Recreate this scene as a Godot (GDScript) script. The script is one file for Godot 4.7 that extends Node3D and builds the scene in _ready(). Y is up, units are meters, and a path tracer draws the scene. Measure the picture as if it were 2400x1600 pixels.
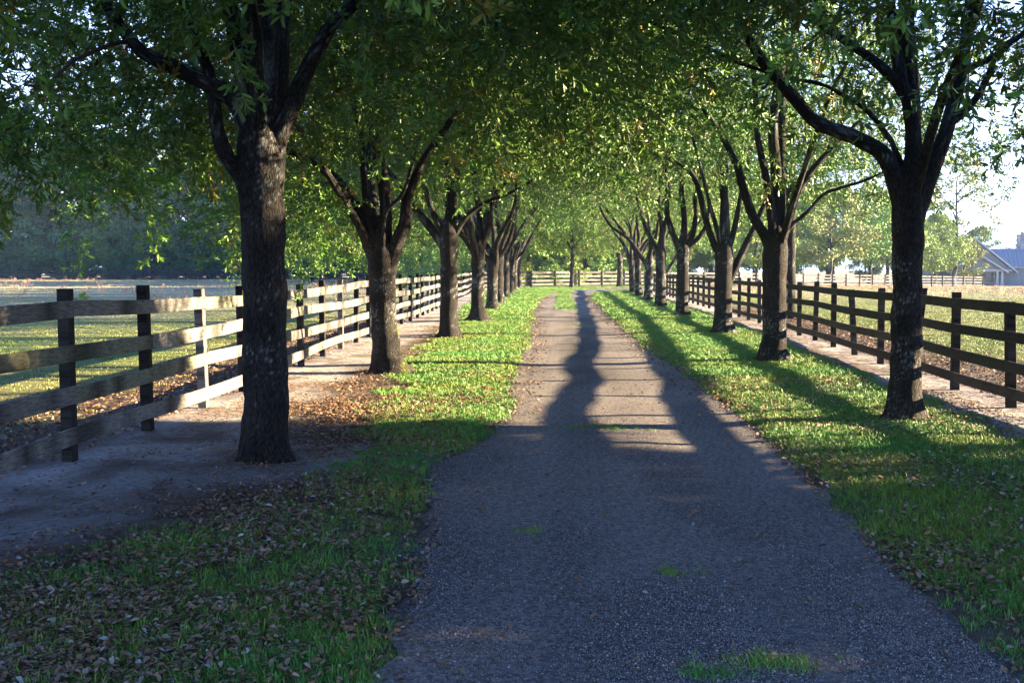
extends Node3D
# A farm lane between two rows of oaks, board fences on both sides, low evening sun from the right.
# x: right of the lane, -z: along the lane, y: up, metres. The eye stands at the origin, 1.63 m up.

var rng := RandomNumberGenerator.new()
var M := {}
var names := {}
var clump_noise := FastNoiseLite.new()
var patch_noise := FastNoiseLite.new()
var fine_noise := FastNoiseLite.new()
var wave_noise := FastNoiseLite.new()

const SUN_AZIMUTH := 80.0
const SUN_HEIGHT := 13.0

# ------------------------------------------------------------------ mesh collecting
class Shape:
	var v := PackedVector3Array()
	var n := PackedVector3Array()
	var c := PackedColorArray()
	var u := PackedVector2Array()
	var i := PackedInt32Array()
	func vert(p: Vector3, nn: Vector3, col: Color, uv := Vector2.ZERO) -> int:
		v.append(p); n.append(nn); c.append(col); u.append(uv)
		return v.size() - 1
	func tri(a: int, b: int, d: int) -> void:      # a, b, d counter-clockwise from outside; stored clockwise
		i.append(a); i.append(d); i.append(b)
	func quad_flat(a: Vector3, b: Vector3, d: Vector3, e: Vector3, col: Color, uva := Vector2.ZERO, uvb := Vector2.ZERO, uvd := Vector2.ZERO, uve := Vector2.ZERO) -> void:
		var nn := (b - a).cross(d - a).normalized()
		var k := vert(a, nn, col, uva)
		vert(b, nn, col, uvb); vert(d, nn, col, uvd); vert(e, nn, col, uve)
		tri(k, k + 1, k + 2); tri(k, k + 2, k + 3)
	func tri_flat(a: Vector3, b: Vector3, d: Vector3, col: Color) -> void:
		var nn := (b - a).cross(d - a).normalized()
		var k := vert(a, nn, col)
		vert(b, nn, col); vert(d, nn, col)
		tri(k, k + 1, k + 2)
	func box(lo: Vector3, hi: Vector3, col: Color, xf := Transform3D.IDENTITY) -> void:
		var p := []
		for k in 8:
			p.append(xf * Vector3(hi.x if k & 1 else lo.x, hi.y if k & 2 else lo.y, hi.z if k & 4 else lo.z))
		for f in [[0, 4, 6, 2], [1, 3, 7, 5], [0, 1, 5, 4], [2, 6, 7, 3], [0, 2, 3, 1], [4, 5, 7, 6]]:
			quad_flat(p[f[0]], p[f[1]], p[f[2]], p[f[3]], col)
	func mesh(mat: Material) -> ArrayMesh:
		var a := []
		a.resize(Mesh.ARRAY_MAX)
		a[Mesh.ARRAY_VERTEX] = v; a[Mesh.ARRAY_NORMAL] = n; a[Mesh.ARRAY_COLOR] = c; a[Mesh.ARRAY_TEX_UV] = u; a[Mesh.ARRAY_INDEX] = i
		var m := ArrayMesh.new()
		m.add_surface_from_arrays(Mesh.PRIMITIVE_TRIANGLES, a)
		m.surface_set_material(0, mat)
		return m

func obj(called: String, st: Shape, mat: Material, parent: Node = self) -> MeshInstance3D:
	var o := MeshInstance3D.new()
	o.mesh = st.mesh(mat)
	o.name = numbered(called) if parent == self else called
	parent.add_child(o, true)
	return o

func numbered(called: String) -> String:
	names[called] = names.get(called, -1) + 1
	return called if names[called] == 0 else "%s_%03d" % [called, names[called]]

func thing(called: String, label: String, category: String, at := Vector3.ZERO, turn := 0.0, group := "") -> Node3D:
	var o := Node3D.new()
	o.name = numbered(called)
	add_child(o)
	o.position = at
	o.rotation.y = turn
	tag(o, label, category, group)
	return o

func tag(o: Node, label: String, category := "", group := "", kind := "") -> void:
	if label: o.set_meta("label", label)
	if category: o.set_meta("category", category)
	if group: o.set_meta("group", group)
	if kind: o.set_meta("kind", kind)

func scatter(called: String, mesh: Mesh, places: Array, tints: PackedColorArray, parent: Node = self) -> MultiMeshInstance3D:
	var mm := MultiMesh.new()
	mm.transform_format = MultiMesh.TRANSFORM_3D
	mm.use_colors = true
	mm.mesh = mesh
	mm.instance_count = places.size()
	for k in places.size():
		mm.set_instance_transform(k, places[k])
		mm.set_instance_color(k, tints[k])
	var o := MultiMeshInstance3D.new()
	o.multimesh = mm
	o.name = numbered(called) if parent == self else called
	parent.add_child(o, true)
	return o

# ------------------------------------------------------------------ procedural materials
func noise(kind: int, freq: float, sd: int, octaves := 4) -> FastNoiseLite:
	var f := FastNoiseLite.new()
	f.noise_type = kind
	f.frequency = freq
	f.seed = sd
	f.fractal_type = FastNoiseLite.FRACTAL_FBM if octaves > 1 else FastNoiseLite.FRACTAL_NONE
	f.fractal_octaves = octaves
	return f

func grey(images: Array, weights: Array, lo: float, hi: float, curve := 1.0, gain := 1.0, mips := true) -> ImageTexture:
	# blends noise pictures and maps them to grey values between lo and hi (linear light)
	var w: int = images[0].get_width()
	var h: int = images[0].get_height()
	var data := PackedByteArray()
	data.resize(w * h * 3)
	var raw := []
	for im in images:
		im.convert(Image.FORMAT_L8)
		raw.append(im.get_data())
	var lut := PackedByteArray()
	lut.resize(256)
	for k in 256:
		var t := pow(k / 255.0, curve)
		lut[k] = int(round(255.0 * Color(lerpf(lo, hi, t), 0, 0).linear_to_srgb().r))
	for p in w * h:
		var s := 0.0
		for q in raw.size():
			s += raw[q][p] * weights[q]
		var g := lut[clampi(int((s - 128.0) * gain + 128.0), 0, 255)]
		data[p * 3] = g; data[p * 3 + 1] = g; data[p * 3 + 2] = g
	var img := Image.create_from_data(w, h, false, Image.FORMAT_RGB8, data)
	if mips: img.generate_mipmaps()
	return ImageTexture.create_from_image(img)

func pic(f: FastNoiseLite, size := 512) -> Image:
	return f.get_seamless_image(size, size, false, false, 0.15, true)

func mat(rough: float, spec := 0.5) -> StandardMaterial3D:
	var m := StandardMaterial3D.new()
	m.vertex_color_use_as_albedo = true
	m.roughness = rough
	m.metallic_specular = spec
	return m

func build_materials() -> void:
	var fbm := pic(noise(FastNoiseLite.TYPE_SIMPLEX_SMOOTH, 0.02, 3, 5))
	var fine := pic(noise(FastNoiseLite.TYPE_SIMPLEX, 0.16, 5, 2))
	var cell := noise(FastNoiseLite.TYPE_CELLULAR, 0.075, 8, 1)
	cell.cellular_return_type = FastNoiseLite.RETURN_CELL_VALUE
	var stones := pic(cell)
	var cell2 := noise(FastNoiseLite.TYPE_CELLULAR, 0.075, 8, 1)
	cell2.cellular_return_type = FastNoiseLite.RETURN_DISTANCE
	var stone_edges := pic(cell2)
	var ridge := noise(FastNoiseLite.TYPE_SIMPLEX, 0.022, 12, 4)
	ridge.fractal_type = FastNoiseLite.FRACTAL_RIDGED
	var ridges := pic(ridge)

	# bark: plates stretched along the trunk by the uv scale
	var b := mat(0.92, 0.25)
	b.albedo_texture = grey([ridges, fine, fbm], [0.45, 0.3, 0.25], 1.0, 0.1, 1.0, 2.0)
	b.heightmap_enabled = true
	b.heightmap_texture = grey([ridges, fine], [0.75, 0.25], 1.0, 0.0)
	b.heightmap_scale = 3.0
	b.uv1_scale = Vector3(2.2, 0.75, 1)
	M.bark = b
	M.twig = mat(0.9, 0.2)

	# weathered boards: grain runs along u
	var w := mat(0.85, 0.25)
	w.albedo_texture = grey([ridges, fine, fbm], [0.4, 0.25, 0.35], 1.0, 0.13, 1.2, 2.1)
	w.heightmap_enabled = true
	w.heightmap_texture = grey([ridges, fine], [0.7, 0.3], 1.0, 0.0)
	w.heightmap_scale = 0.4
	w.uv1_scale = Vector3(0.45, 7.0, 1)
	M.board = w

	# soil, sand: fine grain; the colour of each zone comes with the vertices
	var g := mat(0.95, 0.2)
	g.albedo_texture = grey([fine, fbm], [0.6, 0.4], 0.35, 1.0, 1.0, 1.7)
	g.heightmap_enabled = true
	g.heightmap_texture = grey([fine, fbm], [0.6, 0.4], 0.0, 1.0)
	g.heightmap_scale = 2.4
	g.uv1_triplanar = true
	g.uv1_world_triplanar = true
	g.uv1_scale = Vector3(1.4, 1.4, 1.4)
	M.soil = g

	var gr := mat(0.9, 0.3)
	gr.albedo_texture = grey([stones, fine, fbm], [0.3, 0.5, 0.2], 0.22, 1.0, 1.2, 2.2)
	gr.heightmap_enabled = true
	gr.heightmap_texture = grey([stone_edges, fine], [0.3, 0.7], 1.0, 0.0)
	gr.heightmap_scale = 2.0
	gr.uv1_triplanar = true
	gr.uv1_world_triplanar = true
	gr.uv1_scale = Vector3(1.5, 1.5, 1.5)
	M.gravel = gr
	M.pebble = mat(0.8, 0.3)

	var l := mat(0.45, 0.35)
	l.backlight = Color(1.08, 1.36, 0.34)
	M.leaf = l
	var gs := mat(0.55, 0.4)
	gs.backlight = Color(0.9, 1.15, 0.25)
	M.grass = gs
	var dl := mat(0.7, 0.3)
	dl.backlight = Color(0.3, 0.22, 0.14)
	M.dry = dl
	M.paint = mat(0.6, 0.4)
	var metal := mat(0.65, 0.25)
	M.roof = metal
	var glass := mat(0.08, 0.6)
	M.glass = glass

# ------------------------------------------------------------------ shape of the land
func lane_edges(d: float) -> Vector2:
	# left and right edge of the lane at distance d
	var t := [[-8.0, -0.9, 1.9], [3.0, -0.72, 1.8], [4.3, -0.72, 1.78], [5.2, -0.78, 1.75], [6.5, -0.88, 1.78], [8.6, -1.12, 1.84], [10.4, -0.72, 1.84], [12.5, -0.66, 1.86], [15.1, -0.84, 1.78], [21.7, -0.9, 1.52], [32.0, -1.16, 1.36], [40.0, -1.5, 1.3], [54.0, -1.62, 1.05], [66.0, -1.35, 1.2], [72.0, -0.9, 1.9], [76.0, -0.3, 3.2], [79.0, 0.1, 6.0], [82.0, 1.3, 9.0], [84.5, 3.2, 10.0]]
	for k in t.size() - 1:
		if d <= t[k + 1][0]:
			var s := smoothstep(0.0, 1.0, clampf((d - t[k][0]) / (t[k + 1][0] - t[k][0]), 0, 1))
			return Vector2(lerpf(t[k][1], t[k + 1][1], s), lerpf(t[k][2], t[k + 1][2], s))
	return Vector2(3.2, 10.0)

func left_fence_x(d: float) -> float:
	var t := [[-10.0, -4.15], [8.7, -4.22], [12.0, -4.27], [26.0, -4.85], [34.0, -5.0], [44.0, -5.45], [71.0, -6.7], [92.0, -7.4]]
	for k in t.size() - 1:
		if d <= t[k + 1][0]:
			return lerpf(t[k][1], t[k + 1][1], clampf((d - t[k][0]) / (t[k + 1][0] - t[k][0]), 0, 1))
	return -7.4

func right_fence_x(d: float) -> float:
	return 5.12 + 0.45 * smoothstep(11.0, 30.0, d)

func height(x: float, z: float) -> float:
	var d := -z
	var h := 0.02 * wave_noise.get_noise_2d(x * 3.0, z * 3.0)
	var far := maxf(0.0, x + d - 100.0)
	if x > 0.0: h -= 0.0086 * minf(far, 140.0) * smoothstep(0.0, 8.0, x)
	if d < 60.0:
		var e := lane_edges(d)
		h -= 0.03 * (1.0 - smoothstep(-0.2, 0.5, maxf(e.x - x, x - e.y)))
	return h

func sand_amount(x: float, d: float) -> float:
	# bare pale sand along the fences and round the first oaks
	var n := patch_noise.get_noise_2d(x * 9.0, d * 5.0) * 0.55
	var lx := left_fence_x(d)
	var a := 1.0 - smoothstep(0.45, 1.15, absf(x - lx - 0.35) + n)
	var r := 1.0 - smoothstep(0.2, 0.75, absf(x - right_fence_x(d) + 0.1) + n)
	var bare := 0.0
	if d < 14.0:
		bare = 0.75 * (1.0 - smoothstep(0.7, 1.5, Vector2((x + 2.9) * 0.8, (d - 8.6)).length() + n))
	return clampf(maxf(maxf(a, r), bare), 0, 1)

func grass_amount(x: float, d: float) -> float:
	var e := lane_edges(d)
	var edge := 0.22 * patch_noise.get_noise_2d(x * 14.0, d * 14.0)
	var n := patch_noise.get_noise_2d(x * 6.0 + 40.0, d * 6.0)
	if d > 86.0: return 0.9
	if x > e.y:
		var inner := smoothstep(-0.05, 0.2, x - e.y + edge)
		var outer := 1.0 - smoothstep(-0.5, 0.05, x - (right_fence_x(d) - 0.65) + edge * 1.4)
		return clampf(inner * outer * (lerpf(0.55, 0.85, smoothstep(6.0, 12.0, d)) + 0.7 * n), 0, 1)
	if x < e.x:
		var inner2 := smoothstep(-0.05, 0.2, e.x - x + edge)
		var lim := -3.0
		if d < 14.0: lim = lerpf(-3.1, -1.75, smoothstep(4.5, 8.5, d)) if d < 9.5 else lerpf(-1.75, -2.3, smoothstep(9.5, 13.0, d))
		elif d < 17.0: lim = lerpf(-2.3, -2.6, (d - 14.0) / 3.0)
		else: lim = lerpf(-2.9, left_fence_x(d) + 1.1, smoothstep(17.0, 50.0, d))
		var outer2 := smoothstep(-0.35, 0.45, x - lim + edge * 2.2)
		var thin := lerpf(0.5, 1.0, smoothstep(6.5, 15.0, d))
		return clampf(inner2 * outer2 * (thin + 0.5 * n), 0, 1)
	return 0.0

func ground_color(x: float, z: float) -> Color:
	var d := -z
	var n := patch_noise.get_noise_2d(x * 3.0, z * 3.0)
	var f := fine_noise.get_noise_2d(x * 3.0, z * 3.0)
	var soil := Color(0.105, 0.08, 0.06).lerp(Color(0.17, 0.13, 0.1), clampf(0.5 + f, 0, 1))
	var sand := Color(0.48, 0.45, 0.42).lerp(Color(0.36, 0.33, 0.3), clampf(0.5 + f, 0, 1))
	var green := Color(0.085, 0.12, 0.028).lerp(Color(0.13, 0.14, 0.04), clampf(0.5 + n * 1.2, 0, 1))
	var stain := fine_noise.get_noise_2d(x * 14.0, z * 9.0) + 0.6 * patch_noise.get_noise_2d(x * 7.0, z * 12.0)
	sand = sand.lerp(soil, clampf(0.05 + 0.9 * stain, 0, 0.75))
	var lx := left_fence_x(d)
	var rx := right_fence_x(d)
	var c := soil
	if d < 88.0 and x > lx - 3.0 and x < rx + 3.2:
		c = soil.lerp(green, 0.75 * grass_amount(x, d))
		if x < lx - 0.4: c = soil.lerp(Color(0.14, 0.09, 0.06), 0.5)
		c = c.lerp(sand, sand_amount(x, d))
		var over := maxf(smoothstep(1.2, 2.9, lx - x + f * 0.9), smoothstep(1.4, 3.1, x - rx + f * 0.9))
		if over > 0.0: c = c.lerp(field_color(x, d, n, f), over)
		return c
	return field_color(x, d, n, f)

func field_color(x: float, d: float, n: float, f: float) -> Color:
	var green := Color(0.14, 0.18, 0.045).lerp(Color(0.23, 0.22, 0.075), clampf(0.5 + n * 1.3 + f * 0.3, 0, 1))
	var dry := Color(0.36, 0.29, 0.19)
	var t := 0.0
	if x < 0.0: t = smoothstep(26.0, 46.0, d - n * 10.0) * (0.6 + 0.5 * f)
	else: t = smoothstep(40.0, 85.0, d - n * 18.0) * (0.7 + 0.5 * f)
	if d > 88.0 and absf(x - 2.0) < 30.0: t *= 0.4
	return green.lerp(dry, clampf(t, 0, 0.9))

func lane_rise(x: float, d: float) -> float:
	# how far the gravel stands above the ground sheet: worn lower in the wheel tracks
	var e := lane_edges(d)
	var t := (x - e.x) / (e.y - e.x)
	var rut := maxf(0.0, 1.0 - absf(absf(t - 0.47) - 0.24) / 0.16)
	return 0.012 - 0.008 * rut + 0.006 * fine_noise.get_noise_2d(x * 5.0, d * 2.2)

func build_ground() -> void:
	var xs := [-700.0, -400.0, -250.0, -170.0, -120.0, -90.0, -70.0, -55.0, -44.0, -36.0, -30.0, -25.0, -21.0, -18.0, -15.5, -13.5, -12.0, -10.8, -9.8, -9.0, -8.4, -8.0]
	var x := -7.8
	while x < 9.0:
		xs.append(x)
		x += 0.13
	xs.append_array([9.3, 9.9, 10.8, 12.0, 13.5, 15.5, 18.0, 21.0, 25.0, 30.0, 36.0, 44.0, 55.0, 70.0, 90.0, 120.0, 170.0, 250.0, 400.0, 700.0])
	var ds := [-500.0, -250.0, -120.0, -60.0, -30.0, -15.0, -7.0, -3.0, 0.0, 1.5, 2.5]
	var d := 3.0
	while d < 130.0:
		ds.append(d)
		d += 0.05 + 0.014 * d
	ds.append_array([140.0, 155.0, 175.0, 200.0, 240.0, 300.0, 420.0, 650.0, 1000.0])
	var s := Shape.new()
	var nx := xs.size()
	for dd in ds:
		for xx in xs:
			var z: float = -dd
			var h := height(xx, z)
			var nn := Vector3(height(xx - 0.1, z) - height(xx + 0.1, z), 0.2, height(xx, z - 0.1) - height(xx, z + 0.1)).normalized()
			s.vert(Vector3(xx, h, z), nn, ground_color(xx, z))
	for r in ds.size() - 1:
		for q in nx - 1:
			var a := r * nx + q
			s.tri(a, a + 1, a + nx + 1)
			s.tri(a, a + nx + 1, a + nx)
	var o := obj("ground", s, M.soil)
	tag(o, "sandy soil and pasture ground under the oaks and fields", "", "", "structure")

	# the lane: a gravel sheet a few millimetres above the ground
	var g := Shape.new()
	var cols := 27
	var rows := 0
	d = -6.0
	while d < 84.0:
		var e := lane_edges(d)
		for q in cols:
			var t := q / float(cols - 1)
			var edge := 0.0
			if q == 0 or q == cols - 1: edge = 0.10 * patch_noise.get_noise_2d(40.0 * t + d * 22.0, d * 8.0)
			var xx := lerpf(e.x - 0.05, e.y + 0.05, t) + edge
			var f := fine_noise.get_noise_2d(xx * 5.0, d * 2.2)
			var n := patch_noise.get_noise_2d(xx * 10.0, d * 3.0)
			var rut := maxf(0.0, 1.0 - absf(absf(t - 0.47) - 0.24) / 0.16)
			var c := Color(0.31, 0.268, 0.232).lerp(Color(0.165, 0.142, 0.126), clampf(0.5 + n * 1.5 + f * 0.7, 0, 1))
			c = c.lerp(Color(0.38, 0.335, 0.3), 0.45 * rut * clampf(0.6 + f, 0, 1))
			var h := height(xx, -d) + (0.004 if q == 0 or q == cols - 1 else lane_rise(xx, d))
			g.vert(Vector3(xx, h, -d), Vector3.UP, c)
		rows += 1
		d += 0.06 + 0.012 * maxf(d, 0.0)
	for r in rows - 1:
		for q in cols - 1:
			var a := r * cols + q
			g.tri(a, a + 1, a + cols + 1)
			g.tri(a, a + cols + 1, a + cols)
	var lane := obj("gravel_lane", g, M.gravel)
	tag(lane, "grey gravel farm lane running between the two rows of oaks", "", "", "structure")

	# the lane goes on to the right, in front of the cross fence
	var l2 := Shape.new()
	var k := 0
	for q in 60:
		var t := q / 59.0
		var cx := lerpf(7.5, 75.0, t)
		var cz := -(78.5 + 2.5 * smoothstep(0.0, 0.1, t) + 72.0 * t)
		for side in [-1, 1]:
			var px: float = cx - 0.73 * side * 1.5
			var pz: float = cz - 0.68 * side * 1.5
			l2.vert(Vector3(px, height(px, pz) + 0.012, pz), Vector3.UP, Color(0.48, 0.42, 0.36))
		if q > 0:
			l2.tri(k, k + 2, k + 3); l2.tri(k, k + 3, k + 1)
			k += 2
	var far := obj("sandy_lane", l2, M.gravel)
	tag(far, "pale sandy lane bending away along the cross fence", "", "", "structure")

# ------------------------------------------------------------------ boards
func stained(c: Color, u: float) -> Color:
	# remains of black stain on the weathered wood, in patches along the board
	var n := fine_noise.get_noise_2d(u * 16.0, c.r * 900.0) + 0.5 * patch_noise.get_noise_2d(u * 9.0, c.g * 700.0)
	return c.lerp(Color(0.035, 0.033, 0.028), clampf((n - 0.08) * 1.7, 0, 0.8))

func sweep(s: Shape, path: Array, ups: Array, outs: Array, hh: float, tt: float, col: Color, u0: float) -> void:
	# a board of height hh and thickness tt, edges taken off, along path
	var b := 0.006
	var sec := [Vector2(-hh / 2 + b, tt / 2), Vector2(hh / 2 - b, tt / 2), Vector2(hh / 2, tt / 2 - b), Vector2(hh / 2, -tt / 2 + b), Vector2(hh / 2 - b, -tt / 2), Vector2(-hh / 2 + b, -tt / 2), Vector2(-hh / 2, -tt / 2 + b), Vector2(-hh / 2, tt / 2 - b)]
	var run := 0.0
	for k in path.size() - 1:
		var nxt: float = run + (path[k + 1] - path[k]).length()
		var c0 := stained(col, u0 + run)
		var c1 := stained(col, u0 + nxt)
		for q in 8:
			var p0: Vector2 = sec[q]
			var p1: Vector2 = sec[(q + 1) % 8]
			var a: Vector3 = path[k] + ups[k] * p0.x + outs[k] * p0.y
			var bb: Vector3 = path[k + 1] + ups[k + 1] * p0.x + outs[k + 1] * p0.y
			var cc: Vector3 = path[k + 1] + ups[k + 1] * p1.x + outs[k + 1] * p1.y
			var dd: Vector3 = path[k] + ups[k] * p1.x + outs[k] * p1.y
			var va: float = u0 + p0.x + q * 0.003
			var vb: float = u0 + p1.x + q * 0.003
			var outward: Vector3 = (outs[k] * (p0.y + p1.y) + ups[k] * (p0.x + p1.x)).normalized()
			var nn := (dd - a).cross(bb - a).normalized()
			var flip := nn.dot(outward) < 0
			if flip: nn = -nn
			var i := s.vert(a, nn, c0, Vector2(u0 + run, va))
			s.vert(bb, nn, c1, Vector2(u0 + nxt, va)); s.vert(cc, nn, c1, Vector2(u0 + nxt, vb)); s.vert(dd, nn, c0, Vector2(u0 + run, vb))
			if flip:
				s.tri(i, i + 1, i + 2); s.tri(i, i + 2, i + 3)
			else:
				s.tri(i, i + 3, i + 2); s.tri(i, i + 2, i + 1)
		run = nxt
	for e in [0, path.size() - 1]:
		var pts := []
		for q in 8:
			pts.append(path[e] + ups[e] * sec[q].x + outs[e] * sec[q].y)
		var dir: Vector3 = (path[1] - path[0]) * (-1.0 if e == 0 else 1.0)
		var nn: Vector3 = dir.normalized()
		var flip: bool = (pts[1] - pts[0]).cross(pts[2] - pts[0]).dot(dir) < 0
		for q in range(1, 7):
			var k := s.vert(pts[0], nn, col, Vector2(u0, u0))
			s.vert(pts[q], nn, col, Vector2(u0, u0 + 0.05)); s.vert(pts[q + 1], nn, col, Vector2(u0 + 0.05, u0 + 0.05))
			if flip: s.tri(k, k + 2, k + 1)
			else: s.tri(k, k + 1, k + 2)

func post_shape(at: Vector3, hgt: float, wide: float, along: Vector3, lean: Vector2, col: Color) -> Shape:
	var s := Shape.new()
	var side := along.cross(Vector3.UP).normalized()
	var path := []
	var ups := []
	var outs := []
	for k in 3:
		var t := k / 2.0
		var y := lerpf(-0.35, hgt, t)
		path.append(at + Vector3(0, y, 0) + along * lean.x * y + side * lean.y * y)
		ups.append(along); outs.append(side)
	sweep(s, path, ups, outs, wide, wide * 0.96, col, rng.randf() * 7.0)
	return s

func fence(called: String, label: String, line: Array, rails: Array, top: float, out_sign: float, paint: Callable, wob: float, rail_h: float, leans := {}) -> void:
	# line: post feet; boards are nailed on the side of out_sign, two bays long, their joints staggered
	var t := thing(called, label, "fence", line[0])
	var base: Vector3 = line[0]
	var np := line.size()
	var alongs := []
	for k in np:
		var a: Vector3 = line[mini(k + 1, np - 1)] - line[maxi(k - 1, 0)]
		a.y = 0
		alongs.append(a.normalized())
	var lean := []
	for k in np:
		lean.append(leans.get(k, Vector2(rng.randfn(0, 0.018), rng.randfn(0, 0.012))))
	for k in np:
		var s := post_shape(line[k] - base, top + rng.randf_range(-0.05, 0.05), 0.105, alongs[k], lean[k], paint.call(true, k, -1))
		obj("post", s, M.board, t)
	for r in rails.size():
		var dy := []
		for k in np: dy.append(rng.randfn(0, wob))
		var k := -(r % 2)
		while k < np - 1:
			var k0 := maxi(k, 0)
			var k1 := mini(k + 2, np - 1)
			var path := []
			var ups := []
			var outs := []
			var steps := (k1 - k0) * 8
			var bow := rng.randfn(0, wob * 0.55)
			var ends := rng.randfn(0, wob * 0.25)
			for q in steps + 1:
				var f := k0 + (k1 - k0) * q / float(steps)
				var i0 := mini(int(f), np - 2)
				var ft := f - i0
				var al: Vector3 = alongs[i0].lerp(alongs[i0 + 1], ft).normalized()
				var side := al.cross(Vector3.UP).normalized() * out_sign
				var y: float = rails[r] + lerpf(dy[k0], dy[k1], q / float(steps)) + bow * sin(PI * q / float(steps)) + ends
				var ln: Vector2 = lean[i0].lerp(lean[i0 + 1], ft)
				var p: Vector3 = line[i0].lerp(line[i0 + 1], ft) - base + Vector3(0, y, 0) + side * (0.052 + 0.0135) + al.cross(Vector3.UP).normalized() * ln.y * y
				if q == 0: p += al * 0.004
				if q == steps: p -= al * 0.004
				path.append(p); ups.append(Vector3.UP); outs.append(side)
			var s := Shape.new()
			sweep(s, path, ups, outs, rail_h + rng.randf_range(-0.008, 0.008), 0.026, paint.call(false, k0, r), rng.randf() * 9.0)
			obj("rail", s, M.board, t)
			k += 2

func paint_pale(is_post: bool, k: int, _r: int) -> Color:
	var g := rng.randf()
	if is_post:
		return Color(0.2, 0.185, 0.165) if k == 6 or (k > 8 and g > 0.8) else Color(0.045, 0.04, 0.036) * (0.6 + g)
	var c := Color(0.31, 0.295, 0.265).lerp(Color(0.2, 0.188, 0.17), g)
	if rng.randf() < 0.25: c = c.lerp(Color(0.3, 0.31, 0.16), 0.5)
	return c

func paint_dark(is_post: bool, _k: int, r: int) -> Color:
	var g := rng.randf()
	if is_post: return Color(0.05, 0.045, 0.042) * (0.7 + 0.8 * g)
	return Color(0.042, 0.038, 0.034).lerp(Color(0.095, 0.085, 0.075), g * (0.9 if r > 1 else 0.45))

func paint_worn(is_post: bool, _k: int, _r: int) -> Color:
	var g := rng.randf()
	if is_post: return Color(0.05, 0.047, 0.044) * (0.6 + g)
	return Color(0.27, 0.25, 0.23).lerp(Color(0.13, 0.12, 0.11), g)

func build_fences() -> void:
	var line := []
	var d := 1.8
	while d < 90.5:
		var p := Vector3(left_fence_x(d), 0, -d)
		p.y = height(p.x, p.z)
		line.append(p)
		d += 1.72 if d < 14.0 else 1.9
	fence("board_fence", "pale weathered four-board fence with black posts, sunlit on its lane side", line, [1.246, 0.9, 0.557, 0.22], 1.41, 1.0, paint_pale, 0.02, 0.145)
	line = []
	d = 4.95
	var k := 0
	var leans := {}
	while d < 79.0:
		var p := Vector3(right_fence_x(d), 0, -d)
		p.y = height(p.x, p.z)
		line.append(p)
		if absf(d - 16.6) < 0.6: leans[k] = Vector2(0.02, 0.1)
		if absf(d - 20.2) < 0.6: leans[k] = Vector2(0.0, -0.07)
		d += 1.93
		k += 1
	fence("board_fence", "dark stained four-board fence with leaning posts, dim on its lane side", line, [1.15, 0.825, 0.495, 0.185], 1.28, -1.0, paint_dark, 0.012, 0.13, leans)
	line = []
	for q in 32:
		var x := -7.4 + 2.02 * q
		var p := Vector3(x, 0, -(91.5 + 1.0 * x))
		p.y = height(p.x, p.z)
		line.append(p)
	fence("board_fence", "bleached cross fence closing the far end of the lane", line, [1.25, 0.92, 0.58, 0.25], 1.42, -1.0, paint_worn, 0.012, 0.16)
	line = []
	for q in 40:
		var x := -104.0 + 2.44 * q
		var p := Vector3(x, 0, -150.0 - 0.02 * (x + 50.0))
		p.y = height(p.x, p.z)
		line.append(p)
	fence("board_fence", "dark board fence along the foot of the shaded forest edge", line, [1.25, 0.9, 0.56, 0.24], 1.42, 1.0, paint_dark, 0.01, 0.15)

# ------------------------------------------------------------------ foliage pieces
func add_leaf(s: Shape, at: Vector3, dir: Vector3, nrm: Vector3, ln: float, wd: float, col: Color) -> void:
	# a blunt oblong leaf folded a little along its midrib: 6 points, 4 faces
	var side := dir.cross(nrm).normalized()
	var up := side.cross(dir).normalized()
	var k := s.vert(at, up, col)
	s.vert(at + dir * ln * 0.42 + side * wd * 0.44 + up * wd * 0.16, (up - side * 0.3).normalized(), col)
	s.vert(at + dir * ln * 0.78 + side * wd * 0.42 + up * wd * 0.1, (up - side * 0.3).normalized(), col)
	s.vert(at + dir * ln - up * wd * 0.25, up, col)
	s.vert(at + dir * ln * 0.78 - side * wd * 0.42 + up * wd * 0.1, (up + side * 0.3).normalized(), col)
	s.vert(at + dir * ln * 0.42 - side * wd * 0.44 + up * wd * 0.16, (up + side * 0.3).normalized(), col)
	s.tri(k, k + 1, k + 2); s.tri(k, k + 2, k + 3); s.tri(k, k + 3, k + 4); s.tri(k, k + 4, k + 5)

func random_dir() -> Vector3:
	return Vector3(rng.randfn(), rng.randfn(), rng.randfn()).normalized()

func twig_tube(s: Shape, a: Vector3, b: Vector3, r0: float, r1: float, col: Color) -> void:
	var t := (b - a).normalized()
	var u := t.cross(Vector3(0.31, 0.9, 0.2)).normalized()
	var w := t.cross(u)
	var k := s.v.size()
	for e in 2:
		for j in 3:
			var dirv := u * cos(j * TAU / 3) + w * sin(j * TAU / 3)
			s.vert((a if e == 0 else b) + dirv * (r0 if e == 0 else r1), dirv, col)
	for j in 3:
		var j2 := (j + 1) % 3
		s.tri(k + j, k + j2, k + 3 + j2); s.tri(k + j, k + 3 + j2, k + 3 + j)

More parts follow.
